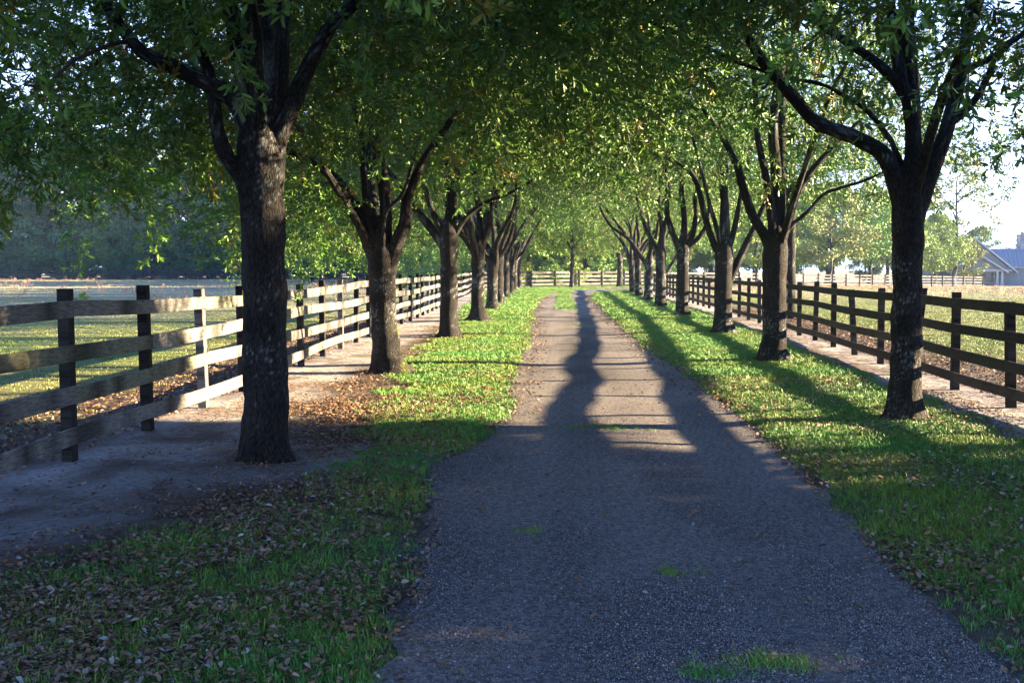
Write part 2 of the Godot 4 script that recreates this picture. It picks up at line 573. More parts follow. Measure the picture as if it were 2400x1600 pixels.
func sprig(leaves: int, ln: float, length: float, big: float) -> ArrayMesh:
	# a leafy branchlet along +y: a stem, side twigs, leaves crowded towards the twig ends
	var s := Shape.new()
	var bark := Color(0.6, 0.42, 1.6)
	var tips := []
	var p := Vector3.ZERO
	var dirv := Vector3.UP
	var segs := 4
	for k in segs:
		var q: Vector3 = p + dirv * length / segs
		if big < 2.0: twig_tube(s, p, q, 0.004 * big * (1.2 - 0.22 * k), 0.004 * big * (1.0 - 0.22 * k), bark)
		tips.append([p.lerp(q, 0.7), dirv])
		for m in 2:
			var sd := (dirv * 0.7 + random_dir() * 0.9).normalized()
			var e: Vector3 = p.lerp(q, rng.randf()) + sd * length * rng.randf_range(0.2, 0.42)
			if big < 2.0: twig_tube(s, p.lerp(q, 0.5), e, 0.0026 * big, 0.0015 * big, bark)
			tips.append([e, sd]); tips.append([e, sd])
		p = q
		dirv = (dirv + random_dir() * 0.35 + Vector3(0, -0.05, 0)).normalized()
	tips.append([p, dirv]); tips.append([p, dirv])
	for k in leaves:
		var t = tips[k % tips.size()]
		var ld: Vector3 = (t[1] * 0.95 + random_dir() * 0.8 + Vector3(0, -0.1, 0)).normalized()
		var nn: Vector3 = (Vector3.UP * 0.55 + random_dir()).normalized()
		if absf(ld.dot(nn)) > 0.95: nn = ld.cross(Vector3(1, 0.1, 0.2)).normalized()
		var sz := ln * rng.randf_range(0.7, 1.25)
		var g := rng.randf_range(0.75, 1.25)
		add_leaf(s, t[0] - t[1] * rng.randf() * length * 0.14, ld, nn, sz, sz * rng.randf_range(0.24, 0.33), Color(g * rng.randf_range(0.9, 1.2), g, g * 0.9))
	return s.mesh(M.leaf)

var fine_sprigs := []
var mid_sprigs := []
var coarse_sprigs := []

func place_on(p: Vector3, dirv: Vector3, sc: float) -> Transform3D:
	var y := dirv.normalized()
	var x := y.cross(Vector3(sin(p.x * 7.0), 0.3, cos(p.z * 5.0))).normalized()
	var z := x.cross(y)
	return Transform3D(Basis(x, y, z).rotated(y, rng.randf() * TAU).scaled(Vector3.ONE * sc), p)

# ------------------------------------------------------------------ wood of the trees
func tube(s: Shape, pts: Array, radii: Array, sides: int, col: Callable, bump := 0.0) -> void:
	var n := pts.size()
	var u := Vector3.ZERO
	var k := s.v.size()
	var run := 0.0
	var girth: float = maxf(radii[n / 3], 0.03)
	for q in n:
		var t: Vector3 = (pts[mini(q + 1, n - 1)] - pts[maxi(q - 1, 0)]).normalized()
		if q == 0: u = t.cross(Vector3(0.13, 0.21, 0.97)).normalized()
		else:
			u = (u - t * u.dot(t)).normalized()
			run += (pts[q] - pts[q - 1]).length()
		var w := t.cross(u)
		for j in sides + 1:
			var a := TAU * j / sides
			var dirv := u * cos(a) + w * sin(a)
			var r: float = radii[q]
			var p: Vector3 = pts[q] + dirv * r
			if bump > 0.0:
				var b := fine_noise.get_noise_3d(p.x * 60.0, p.y * 14.0, p.z * 60.0)
				p += dirv * bump * b
			if root_lobes.x > 0.0 and p.y < 0.8:
				p += dirv * root_lobes.x * exp(-maxf(p.y, 0.0) * 6.0) * pow(0.5 + 0.5 * sin(a * 5.0 + root_lobes.y + 1.7 * sin(a * 2.0 + root_lobes.y)), 2.0)
			s.vert(p, dirv, col.call(p), Vector2(a * girth, run))
	for q in n - 1:
		for j in sides:
			var a := k + q * (sides + 1) + j
			s.tri(a, a + 1, a + sides + 2)
			s.tri(a, a + sides + 2, a + sides + 1)

func smooth(pts: Array, per: int) -> Array:
	var c := Curve3D.new()
	for q in pts.size():
		var a: Vector3 = pts[maxi(q - 1, 0)]
		var b: Vector3 = pts[mini(q + 1, pts.size() - 1)]
		c.add_point(pts[q], -(b - a) / 6.0, (b - a) / 6.0)
	var out := []
	for q in pts.size() - 1:
		for k in per: out.append(c.sample(q, k / float(per)))
	out.append(pts[-1])
	return out

var root_lobes := Vector2.ZERO
var bark_seed := 0.0
var bark_moss := 0.0
func bark_color(p: Vector3) -> Color:
	var f := fine_noise.get_noise_3d(p.x * 22.0 + bark_seed, p.y * 18.0, p.z * 22.0)
	var l := fine_noise.get_noise_3d(p.x * 210.0, p.y * 170.0 + bark_seed, p.z * 210.0)
	var c := Color(0.036, 0.032, 0.029).lerp(Color(0.066, 0.058, 0.051), clampf(0.5 + f, 0, 1))
	var low := patch_noise.get_noise_3d(p.x * 14.0 + bark_seed, p.y * 9.0, p.z * 14.0)
	l += 0.35 * f - 0.7 * low
	if l > 0.42: c = c.lerp(Color(0.34, 0.38, 0.37), clampf((l - 0.42) * 3.0, 0, 0.7))
	if bark_moss > 0.0 and p.x > 0.05 and f > 0.0 and p.y < 0.8: c = c.lerp(Color(0.17, 0.19, 0.03), bark_moss * f * 2.0)
	return c

func oak(sp: Dictionary) -> Node3D:
	# sp: at, r (trunk radius), fork, limbs [[points], r0, r1], side (+1: lane towards +x), crown settings
	rng.seed = sp.seed
	bark_seed = sp.seed * 3.7
	bark_moss = sp.get("moss", 0.0)
	var at: Vector3 = sp.at
	at.y = height(at.x, at.z)
	var t := thing("oak_tree", sp.label, "tree", at, 0.0, sp.get("group", ""))
	var detail: int = sp.detail           # 2 near, 1 middle, 0 far
	# trunk with root flare
	var pts := []
	var radii := []
	var fork: float = sp.fork
	var r: float = sp.r
	var lean: Vector2 = sp.get("lean", Vector2(rng.randfn(0, 0.09), rng.randfn(0, 0.09)) if sp.limbs.is_empty() else Vector2.ZERO)
	if sp.limbs.is_empty(): r *= rng.randf_range(0.84, 1.14)
	root_lobes = Vector2(r * 0.55 * sp.get("flare", 1.0), sp.seed)
	var rings: int = [30, 60, 150][detail]
	for q in rings + 1:
		var y := lerpf(-0.15, fork + 0.7, q / float(rings))
		var wob := 0.02 * fine_noise.get_noise_2d(sp.seed * 5.0, y * 12.0)
		var bend := y / fork + 0.35 * sin(PI * clampf(y / fork, 0, 1))
		pts.append(Vector3(lean.x * bend + wob, y, lean.y * bend))
		var flare: float = 0.30 * exp(-maxf(y, 0.0) * 7.0) * sp.get("flare", 1.0)
		var swell := 0.14 * smoothstep(fork - 0.8, fork + 0.1, y)
		radii.append(r * (1.06 - 0.10 * y / fork + flare + swell) * (1.0 - 0.7 * smoothstep(fork - 0.1, fork + 0.7, y)))
	var ts := Shape.new()
	tube(ts, pts, radii, [14, 26, 64][detail], bark_color, 0.014 * (0.5 + 0.5 * detail))
	root_lobes = Vector2.ZERO
	obj("trunk", ts, M.bark, t)
	# limbs
	var joints := []      # points on the wood from which branches grow
	var limbs: Array = sp.limbs.duplicate()
	var lead := Vector3(lean.x, 0, lean.y)
	if limbs.is_empty():
		var nl := rng.randi_range(3, 6)
		var a0 := rng.randf() * TAU
		for q in nl:
			var a := a0 + TAU * q / nl + rng.randfn(0, 0.25)
			var spread: float = rng.randf_range(0.75, 1.45) * sp.get("spread", 1.0)
			var o := Vector3(cos(a), 0, sin(a))
			var low := rng.randf_range(-0.5, 0.15)
			limbs.append([[lead + o * 0.05 + Vector3(0, fork - 0.2 + low, 0), lead + o * 0.32 * spread + Vector3(0, fork + 0.5 + low, 0) + random_dir() * 0.08, lead + o * 0.85 * spread + Vector3(0, fork + 1.3 + low, 0) + random_dir() * 0.18, lead + o * 1.5 * spread + Vector3(0, fork + 2.4 + low, 0) + random_dir() * 0.3, lead + o * 2.5 * spread + Vector3(0, fork + 3.5, 0) + random_dir() * 0.4], r * rng.randf_range(0.56, 0.78), 0.03])
	var leader := [[lead + Vector3(0, fork - 0.3, 0), lead + Vector3(0.05, fork + 0.9, -0.1), lead + Vector3(-0.1, fork + 2.2, 0.1), lead + Vector3(0.1, fork + 3.6, 0), lead + Vector3(0, fork + 5.2, 0.1)], r * sp.get("leader", 0.66), 0.03]
	limbs.append(leader)
	if sp.has("limbs_more"): limbs.append_array(sp.limbs_more)
	for lb in limbs:
		var raw: Array = lb[0].duplicate()
		if raw[0].y < fork + 0.4:      # root the limb inside the trunk
			raw.insert(0, Vector3(lerpf(lean.x, raw[0].x, 0.25), raw[0].y - 0.42, lerpf(lean.y, raw[0].z, 0.25)))
		var lp: Array = smooth(raw, 4)
		# carry the limb on past the last measured point, outwards and up
		var d0: Vector3 = (lp[-1] - lp[-3]).normalized()
		var step: float = 0.55
		for q in lb[3] if lb.size() > 3 else 3:
			d0 = (d0 + Vector3(d0.x * 0.15, 0.12, d0.z * 0.15) + random_dir() * 0.22).normalized()
			lp.append(lp[-1] + d0 * step)
		var lr := []
		for q in lp.size():
			var lt := q / float(lp.size() - 1)
			lr.append(lerpf(lb[1], lb[2], pow(lt, 1.15)) * (1.0 + 0.3 * exp(-lt * 9.0)))
			if q < 6: lr[q] = minf(lr[q], r * lerpf(0.7, 0.95, q / 5.0))
		var ls := Shape.new()
		tube(ls, lp, lr, [7, 10, 18][detail], bark_color, 0.006 * detail)
		obj("limb", ls, M.bark, t)
		for q in range(7, lp.size()): joints.append([lp[q], lr[q]])
	# anchors of leaf clumps through the crown
	var cr: Dictionary = sp.crown
	var rad: float = cr.radius
	var top: float = cr.top
	var side: float = sp.side
	var anchors := []
	var tries := 0
	var want: int = cr.clumps
	while anchors.size() < want and tries < want * 60:
		tries += 1
		var a := rng.randf() * TAU
		var rr := rad * sqrt(rng.randf())
		var o := Vector3(cos(a) * rr, 0, sin(a) * rr)
		var lane_ward := o.x * side / rad
		var bottom: float = lerpf(cr.low_mid, cr.low_lane if lane_ward > 0 else cr.low_field, clampf(absf(lane_ward) * 1.5, 0, 1) * smoothstep(0.25, 0.75, rr / rad))
		bottom += 0.5 * clump_noise.get_noise_2d(at.x * 9.0 + o.x * 22.0, at.z * 9.0 + o.z * 22.0)
		var ceiling: float = top * (0.55 + 0.45 * sqrt(maxf(0.0, 1.0 - pow(rr / rad, 2.2))))
		o.y = lerpf(bottom, ceiling, pow(rng.randf(), cr.get("bias", 1.35)))
		var q2 := Vector2(rr / rad, (o.y - (bottom + ceiling) * 0.5) / ((ceiling - bottom) * 0.5)).length()
		if q2 < 0.5 and rng.randf() < 0.5: continue
		if clump_noise.get_noise_3d((at.x + o.x) * 10.0, o.y * 10.0, (at.z + o.z) * 10.0) < cr.get("gaps", -0.25): continue
		if sp.has("keep") and not sp.keep.call(at + o): continue
		var ok := true
		for b in anchors:
			if b.distance_squared_to(o) < cr.get("apart", 0.5): ok = false; break
		if ok: anchors.append(o)
	if cr.has("extra"): anchors.append_array(cr.extra)
	# branches from the limbs to the clumps
	var bs := Shape.new()
	var twigc := func(_p: Vector3) -> Color: return Color(0.075, 0.062, 0.052)
	# nearest clumps first; each new branch may carry the next ones
	var order := []
	for o in anchors:
		var near := 1e9
		for j in joints: near = minf(near, (j[0] as Vector3).distance_squared_to(o))
		order.append([near, o])
	order.sort_custom(func(a, b): return a[0] < b[0])
	for en in order:
		var o: Vector3 = en[1]
		var best := 1e9
		var bj = null
		for j in joints:
			var dd: float = (j[0] - o).length() + maxf(0.0, j[0].y - o.y - 0.5) * 0.7
			if dd < best:
				best = dd
				bj = j
		if bj == null: continue
		var a: Vector3 = bj[0]
		var ln := a.distance_to(o)
		var mid := a.lerp(o, 0.5) + Vector3(0, 0.14 * ln, 0) + random_dir() * 0.16 * ln
		var bp := smooth([a, a.lerp(mid, 0.5) + random_dir() * 0.08 * ln, mid, mid.lerp(o, 0.55) + random_dir() * 0.09 * ln, o], 2)
		var r0 := minf(bj[1] * 0.75, 0.009 + 0.012 * ln)
		var br := []
		for q in bp.size(): br.append(lerpf(r0, maxf(0.005, r0 * 0.4), q / float(bp.size() - 1)))
		tube(bs, bp, br, 5 if detail > 0 else 3, twigc)
		for q in [3, 5, 8]: joints.append([bp[q], br[q]])
	var bo := obj("branches", bs, M.twig, t)
	bo.set_meta("kind", "stuff")
	# leaf branchlets round each clump
	var sprigs: Array = [coarse_sprigs, mid_sprigs, fine_sprigs][detail]
	var places := [[], [], []]
	var tints := [PackedColorArray(), PackedColorArray(), PackedColorArray()]
	var tone: Color = sp.get("tone", Color(0.1, 0.205, 0.028))
	for o in anchors:
		var size: float = cr.get("clump", 0.55) * rng.randf_range(0.75, 1.25)
		var ct := rng.randf_range(0.8, 1.2)
		var outward := Vector3(o.x, 0, o.z).normalized()
		for q in cr.per:
			var off := Vector3(rng.randfn(0, size), rng.randfn(0, size * 0.62), rng.randfn(0, size))
			if off.length() > size * 2.2: continue
			var p: Vector3 = o + off
			if p.y < 1.6: continue
			if sp.has("keep") and not sp.keep.call(at + p): continue
			var dirv := off.normalized() * 0.7 + outward * 0.45 + Vector3(0, -0.3, 0) + random_dir() * 0.55
			var v := rng.randi() % 3
			places[v].append(place_on(p, dirv, rng.randf_range(0.8, 1.25)))
			var g := ct * rng.randf_range(0.8, 1.2)
			var tint := Color(tone.r * g * rng.randf_range(0.85, 1.2), tone.g * g, tone.b * g)
			var odd := rng.randf()
			if odd < 0.003: tint = Color(0.24, 0.12, 0.02)
			elif odd < 0.05: tint = Color(0.17, 0.17, 0.025)
			tints[v].append(tint)
	for v in 3:
		var o := scatter("crown", sprigs[v], places[v], tints[v], t)
		o.set_meta("kind", "stuff")
	return t

func V(x: float, y: float, z := 0.0) -> Vector3:
	return Vector3(x, y, z)

func build_avenue() -> void:
	for k in 3:
		fine_sprigs.append(sprig(84, 0.074, 0.48, 1.0))
		mid_sprigs.append(sprig(56, 0.085, 0.55, 1.3))
		coarse_sprigs.append(sprig(44, 0.125, 0.7, 2.2))
	var eye := Vector3(0, 1.63, 0)
	var clear := func(p: Vector3) -> bool: return p.distance_to(eye) > 5.6 and p.y > 2.2
	var pale := "by the pale fence"
	var dark := "by the dark fence"
	# --- left row
	var lc := {"radius": 4.9, "top": 10.5, "low_mid": 3.8, "low_lane": 4.0, "low_field": 3.0, "clumps": 180, "per": 27, "clump": 0.55}
	oak({"seed": 11, "label": "thick dark oak with pale lichen flecks standing in bare sand " + pale, "at": V(-2.6, 0, -8.9), "r": 0.178, "leader": 0.95, "flare": 0.55, "fork": 2.65, "side": 1.0, "detail": 2, "keep": clear, "crown": lc.merged({"low_field": 2.7, "extra": [V(-1.8, 2.75, 0.6), V(-2.1, 2.5, 0.2), V(-2.4, 2.9, 0.8), V(-1.5, 3.0, 1.0), V(-2.9, 2.5, 0.0)]}, true), "limbs": [
		[[V(-0.05, 2.6, 0), V(-0.18, 3.0, 0.05), V(-0.38, 3.13, 0.1), V(-0.65, 3.27, 0.12), V(-0.96, 3.42, 0.15), V(-1.2, 3.75, 0.2)], 0.105, 0.03, 4],
		[[V(-0.14, 2.35, 0.05), V(-0.27, 2.55, 0.08), V(-0.34, 2.75, 0.1), V(-0.36, 2.95, 0.1), V(-0.4, 3.2, 0.1), V(-0.5, 3.6, 0.2), V(-0.62, 4.1, 0.4)], 0.075, 0.03, 3],
		[[V(0.08, 2.55, 0), V(0.2, 2.83, 0.02), V(0.39, 3.23, 0.05), V(0.53, 3.49, 0.05), V(0.66, 3.66, 0.08), V(0.95, 3.88, 0.1), V(1.5, 4.2, 0.15)], 0.085, 0.03, 4],
		[[V(0, 2.6, 0), V(-0.1, 3.1, 0.05), V(-0.17, 3.5, 0.1), V(-0.25, 4.1, 0.2)], 0.1, 0.03, 5],
		[[V(0.06, 2.5, -0.04), V(0.12, 3.1, -0.08), V(0.15, 3.8, -0.15), V(0.25, 4.6, -0.3)], 0.13, 0.03, 5],
		[[V(0, 2.7, 0.08), V(0.1, 3.5, 0.5), V(0.15, 4.2, 1.2), V(0.2, 4.7, 2.0)], 0.08, 0.03, 3],
		[[V(0, 2.7, -0.08), V(0.0, 3.5, -0.6), V(-0.15, 4.2, -1.3), V(-0.2, 4.7, -2.0)], 0.08, 0.03, 3]]})
	oak({"seed": 12, "label": "oak forking low into a wide V, moss at its foot, " + pale, "at": V(-2.83, 0, -16.5), "r": 0.195, "fork": 1.75, "lean": Vector2(-0.12, 0), "side": 1.0, "detail": 2, "moss": 1.0, "flare": 1.3, "crown": lc.merged({"extra": [V(-1.3, 2.6, 0.4), V(-1.9, 2.3, 0.0), V(-1.6, 2.5, -0.8), V(-2.3, 2.6, -0.5)]}, true), "limbs": [
		[[V(-0.12, 1.5), V(-0.32, 2.1, 0.02), V(-0.53, 2.56, 0.05), V(-0.7, 2.83, 0.08), V(-0.85, 3.02, 0.1), V(-1.12, 3.25, 0.15), V(-1.45, 3.4, 0.2)], 0.155, 0.03, 4],
		[[V(-0.12, 1.6, 0.03), V(-0.28, 2.2, 0.08), V(-0.36, 2.9, 0.1), V(-0.41, 3.7, 0.1)], 0.1, 0.03, 4],
		[[V(-0.05, 1.5), V(0.1, 1.98, 0.0), V(0.24, 2.3, 0), V(0.28, 2.67, 0), V(0.39, 2.98, 0.03), V(0.58, 3.35, 0.05)], 0.14, 0.03, 5],
		[[V(-0.08, 1.5, 0.08), V(-0.07, 2.2, 0.13), V(-0.02, 2.5, 0.14), V(0.22, 2.75, 0.14), V(0.4, 3.2, 0.2)], 0.05, 0.02, 3],
		[[V(-0.2, 1.8, 0.05), V(-0.55, 2.5, 0.3), V(-0.8, 3.0, 0.6), V(-1.0, 3.5, 1.1)], 0.08, 0.03, 3],
		[[V(-0.1, 1.8, -0.05), V(-0.3, 2.6, -0.4), V(-0.5, 3.3, -1.0), V(-0.6, 4.0, -1.7)], 0.09, 0.03, 3]]})
	oak({"seed": 13, "label": "oak with one long thin limb arching over the lane, " + pale, "at": V(-2.9, 0, -25.1), "r": 0.2, "fork": 2.35, "side": 1.0, "detail": 1, "crown": lc.merged({"low_field": 2.2, "low_lane": 5.3, "low_mid": 4.5, "clumps": 140}, true), "limbs": [
		[[V(-0.08, 2.1), V(-0.4, 2.55), V(-0.67, 2.89), V(-0.87, 3.14, 0.1), V(-1.3, 3.8, 0.2)], 0.14, 0.03, 4],
		[[V(-0.02, 2.2), V(-0.25, 2.7, 0.1), V(-0.4, 3.1, 0.2), V(-0.6, 3.8, 0.3)], 0.11, 0.03, 4],
		[[V(0.05, 2.2), V(0.12, 3.0), V(0.19, 3.84), V(0.3, 4.6)], 0.13, 0.03, 4],
		[[V(0.1, 2.3), V(0.38, 2.79), V(0.64, 3.02), V(0.9, 3.2), V(1.28, 3.32), V(1.9, 3.62), V(2.65, 4.3)], 0.075, 0.02, 1]]})
	oak({"seed": 14, "label": "oak with roots flaring wide at its foot, " + pale, "at": V(-2.87, 0, -32.6), "r": 0.2, "fork": 2.3, "side": 1.0, "detail": 1, "flare": 2.2, "crown": lc.merged({"low_field": 2.2, "low_lane": 5.3, "low_mid": 4.5, "clumps": 140}, true), "limbs": []})
	var ld := [41.2, 48.5, 58.2, 68.0, 78.4, 87.0]
	var lx := [-3.1, -3.3, -3.6, -3.9, -4.2, -4.25]
	var ordinal := ["first", "second", "third", "fourth", "fifth", "sixth", "seventh", "eighth"]
	for k in 6:
		oak({"seed": 20 + k, "label": "%s oak back from the cross fence %s" % [ordinal[5 - k], pale], "at": V(lx[k], 0, -ld[k]), "r": 0.2, "fork": 1.8 + 0.4 * (k % 3), "side": 1.0, "detail": 1 if k < 2 else 0, "group": "oaks lining the lane", "crown": {"radius": 4.7, "top": 10.0, "low_mid": 4.6, "low_lane": 5.8, "low_field": 2.6, "clumps": 90, "per": 20, "clump": 0.65, "apart": 0.7}, "limbs": []})
	# --- right row
	var rc := {"radius": 4.7, "top": 10.0, "low_mid": 4.1, "low_lane": 4.0, "low_field": 3.7, "clumps": 116, "per": 10, "clump": 0.6, "gaps": -0.1}
	oak({"seed": 31, "label": "oak with a bare limb bending out to the lane, slim trunk, " + dark, "at": V(3.58, 0, -11.62), "r": 0.152, "fork": 2.3, "side": -1.0, "detail": 2, "keep": clear, "crown": rc, "limbs": [
		[[V(-0.04, 2.1), V(-0.12, 2.45), V(-0.22, 2.72), V(-0.31, 2.86), V(-0.5, 2.97), V(-0.76, 3.08), V(-1.0, 3.18), V(-1.19, 3.39), V(-1.38, 3.6), V(-1.57, 3.82)], 0.1, 0.05, 4],
		[[V(0.0, 2.5, -0.06), V(-0.12, 2.85, -0.08), V(-0.24, 3.08, -0.1), V(-0.43, 3.3, -0.1), V(-0.67, 3.46, -0.1), V(-0.95, 3.6, -0.1), V(-1.3, 3.65, -0.1)], 0.036, 0.015, 3],
		[[V(0.03, 2.15), V(0.06, 2.5), V(0.04, 2.9), V(-0.03, 3.37), V(-0.12, 3.6), V(-0.19, 4.08), V(-0.26, 4.43)], 0.095, 0.05, 4],
		[[V(-0.08, 3.48), V(-0.25, 3.68), V(-0.39, 3.8), V(-0.57, 3.93), V(-0.83, 4.1), V(-1.0, 4.22)], 0.058, 0.03, 4],
		[[V(0.06, 2.15), V(0.17, 2.5), V(0.26, 2.77), V(0.38, 3.13), V(0.45, 3.48), V(0.52, 3.84), V(0.57, 4.3)], 0.1, 0.05, 4],
		[[V(0.4, 3.15), V(0.52, 3.25), V(0.66, 3.41), V(0.78, 3.65), V(0.94, 3.96), V(1.35, 4.15)], 0.045, 0.02, 3],
		[[V(0.5, 3.7), V(0.75, 3.8, 0.05), V(1.0, 3.98, 0.1), V(1.5, 4.4, 0.1)], 0.035, 0.02, 3],
		[[V(0.05, 2.4, 0.06), V(0.1, 3.2, 0.5), V(0.2, 4.0, 1.2), V(0.1, 4.6, 1.9)], 0.06, 0.03, 2]]})
	oak({"seed": 32, "label": "oak with five stems fanning from a low fork, " + dark, "at": V(3.56, 0, -18.95), "r": 0.2, "fork": 1.95, "side": -1.0, "detail": 2, "crown": rc, "limbs": [
		[[V(-0.06, 1.75), V(-0.16, 2.14), V(-0.39, 2.52), V(-0.58, 3.02), V(-0.7, 3.45), V(-0.95, 3.9)], 0.105, 0.04, 4],
		[[V(-0.04, 1.75, 0.03), V(-0.06, 2.3, 0.05), V(-0.12, 2.8, 0.06), V(-0.2, 3.2, 0.08), V(-0.36, 3.87, 0.1)], 0.1, 0.04, 4],
		[[V(0, 1.75, -0.05), V(0.06, 2.4, -0.06), V(0.1, 3.0, -0.08), V(0.08, 4.07, -0.1)], 0.12, 0.05, 4],
		[[V(0.06, 1.85), V(0.22, 2.5), V(0.42, 3.05), V(0.73, 3.48), V(1.0, 3.76)], 0.085, 0.03, 4],
		[[V(0.1, 2.1), V(0.3, 2.4), V(0.54, 2.6), V(0.8, 2.9), V(1.1, 3.02), V(1.5, 3.14), V(1.85, 3.3)], 0.045, 0.015, 2],
		[[V(0.05, 1.9, 0.06), V(0.2, 2.7, 0.4), V(0.3, 3.4, 1.0), V(0.4, 4.1, 1.7)], 0.07, 0.03, 3]]})
	oak({"seed": 33, "label": "black-barked oak with a thick low side limb, " + dark, "at": V(3.8, 0, -27.0), "r": 0.215, "fork": 2.0, "side": -1.0, "detail": 1, "crown": rc.merged({"low_lane": 4.7}, true), "limbs": [
		[[V(0.05, 1.1), V(0.2, 1.45), V(0.41, 1.91), V(0.63, 2.4), V(0.8, 2.75), V(1.1, 3.5)], 0.12, 0.05, 4],
		[[V(-0.06, 1.8), V(-0.28, 2.3), V(-0.48, 2.9), V(-0.64, 3.56), V(-0.85, 4.0), V(-1.3, 4.3), V(-1.8, 4.47)], 0.1, 0.03, 3],
		[[V(-0.04, 1.9, 0.05), V(-0.2, 2.6, 0.1), V(-0.4, 3.2, 0.2), V(-0.62, 4.0, 0.3)], 0.08, 0.03, 3],
		[[V(0, 1.8), V(-0.02, 2.8), V(0.0, 3.6), V(0.02, 4.4)], 0.13, 0.05, 4],
		[[V(0.06, 1.9), V(0.25, 2.6), V(0.38, 3.3), V(0.55, 4.2)], 0.09, 0.04, 4]]})
	oak({"seed": 34, "label": "grey oak whose trunk splits into two curving horns, " + dark, "at": V(3.75, 0, -36.4), "r": 0.2, "fork": 2.35, "side": -1.0, "detail": 1, "crown": rc.merged({"low_lane": 5.4, "low_mid": 4.6}, true), "limbs": [
		[[V(-0.05, 2.1), V(-0.35, 2.8), V(-0.55, 3.5), V(-0.5, 4.3), V(-0.6, 5.0)], 0.13, 0.05, 3],
		[[V(0.05, 2.1), V(0.3, 2.7), V(0.42, 3.4), V(0.4, 4.0), V(0.6, 4.8)], 0.12, 0.05, 3],
		[[V(0.05, 2.2, 0.03), V(0.48, 2.6, 0.05), V(0.78, 3.1, 0.05), V(0.85, 3.8, 0.1), V(0.7, 4.6, 0.1)], 0.1, 0.04, 3]]})
	oak({"seed": 35, "label": "oak with a low limb reaching out past the double-horned oak, " + dark, "at": V(3.7, 0, -44.8), "r": 0.21, "fork": 2.3, "side": -1.0, "detail": 1, "crown": rc.merged({"low_lane": 5.4, "low_mid": 4.6}, true), "limbs": [
		[[V(0.05, 1.2), V(0.35, 1.6), V(0.65, 2.1), V(0.95, 2.7)], 0.1, 0.05, 3],
		[[V(-0.05, 2.1), V(-0.4, 2.8), V(-0.75, 3.6), V(-1.0, 4.5)], 0.13, 0.05, 3],
		[[V(0.05, 2.1), V(0.1, 3.0), V(0.25, 3.9), V(0.2, 4.8)], 0.13, 0.05, 3]]})
	var rd := [53.6, 61.0, 70.3]
	var rx := [3.8, 3.8, 4.05]
	for k in 3:
		oak({"seed": 40 + k, "label": "%s oak back from the lane's bend %s" % [ordinal[2 - k], dark], "at": V(rx[k], 0, -rd[k]), "r": 0.21, "fork": 2.0 + 0.4 * (k % 2), "side": -1.0, "detail": 0, "group": "oaks lining the lane", "tone": Color(0.12, 0.215, 0.028), "crown": {"radius": 4.6, "top": 9.6, "low_mid": 4.6, "low_lane": 5.9, "low_field": 3.6, "clumps": 62, "per": 16, "clump": 0.65, "apart": 0.7}, "limbs": []})
	# --- at the head of the lane
	oak({"seed": 51, "label": "young oak standing alone before the middle of the cross fence", "at": V(0.0, 0, -88.5), "r": 0.19, "fork": 3.2, "side": 1.0, "detail": 0, "tone": Color(0.12, 0.215, 0.028), "crown": {"radius": 4.6, "top": 9.5, "low_mid": 3.9, "low_lane": 3.6, "low_field": 3.4, "clumps": 85, "per": 18, "clump": 0.65, "apart": 0.7}, "limbs": []})
	oak({"seed": 52, "label": "slender oak with a vase-shaped fork by the cross fence, past the dark fence row", "at": V(4.1, 0, -92.5), "r": 0.2, "fork": 2.6, "side": 1.0, "detail": 0, "tone": Color(0.14, 0.225, 0.028), "crown": {"radius": 4.8, "top": 10.5, "low_mid": 4.2, "low_lane": 3.8, "low_field": 3.2, "clumps": 85, "per": 18, "clump": 0.65, "apart": 0.7}, "limbs": []})
	# --- beyond the dark fence, in its field
	oak({"seed": 61, "label": "tall pale grey oak trunk standing in the field just beyond the dark fence", "at": V(7.05, 0, -34.8), "r": 0.17, "fork": 4.2, "side": -1.0, "detail": 1, "crown": {"radius": 3.2, "top": 10.0, "low_mid": 4.9, "low_lane": 4.9, "low_field": 4.4, "clumps": 45, "per": 18, "clump": 0.6}, "limbs": []})
	# --- beside and behind the viewer: they roof the lane and shade its near end
	oak({"seed": 71, "label": "oak beside the viewpoint whose boughs hang over the pale fence", "at": V(-2.7, 0, -0.6), "r": 0.2, "fork": 3.0, "spread": 0.6, "side": 1.0, "detail": 1, "keep": clear, "group": "oaks lining the lane", "crown": lc, "limbs": []})
	oak({"seed": 72, "label": "oak beside the viewpoint whose boughs hang over the dark fence", "at": V(3.6, 0, -3.9), "r": 0.18, "fork": 2.5, "side": -1.0, "detail": 1, "keep": clear, "group": "oaks lining the lane", "crown": {"radius": 4.6, "top": 10.0, "low_mid": 3.6, "low_lane": 3.9, "low_field": 2.6, "clumps": 105, "per": 18, "clump": 0.55}, "limbs": []})

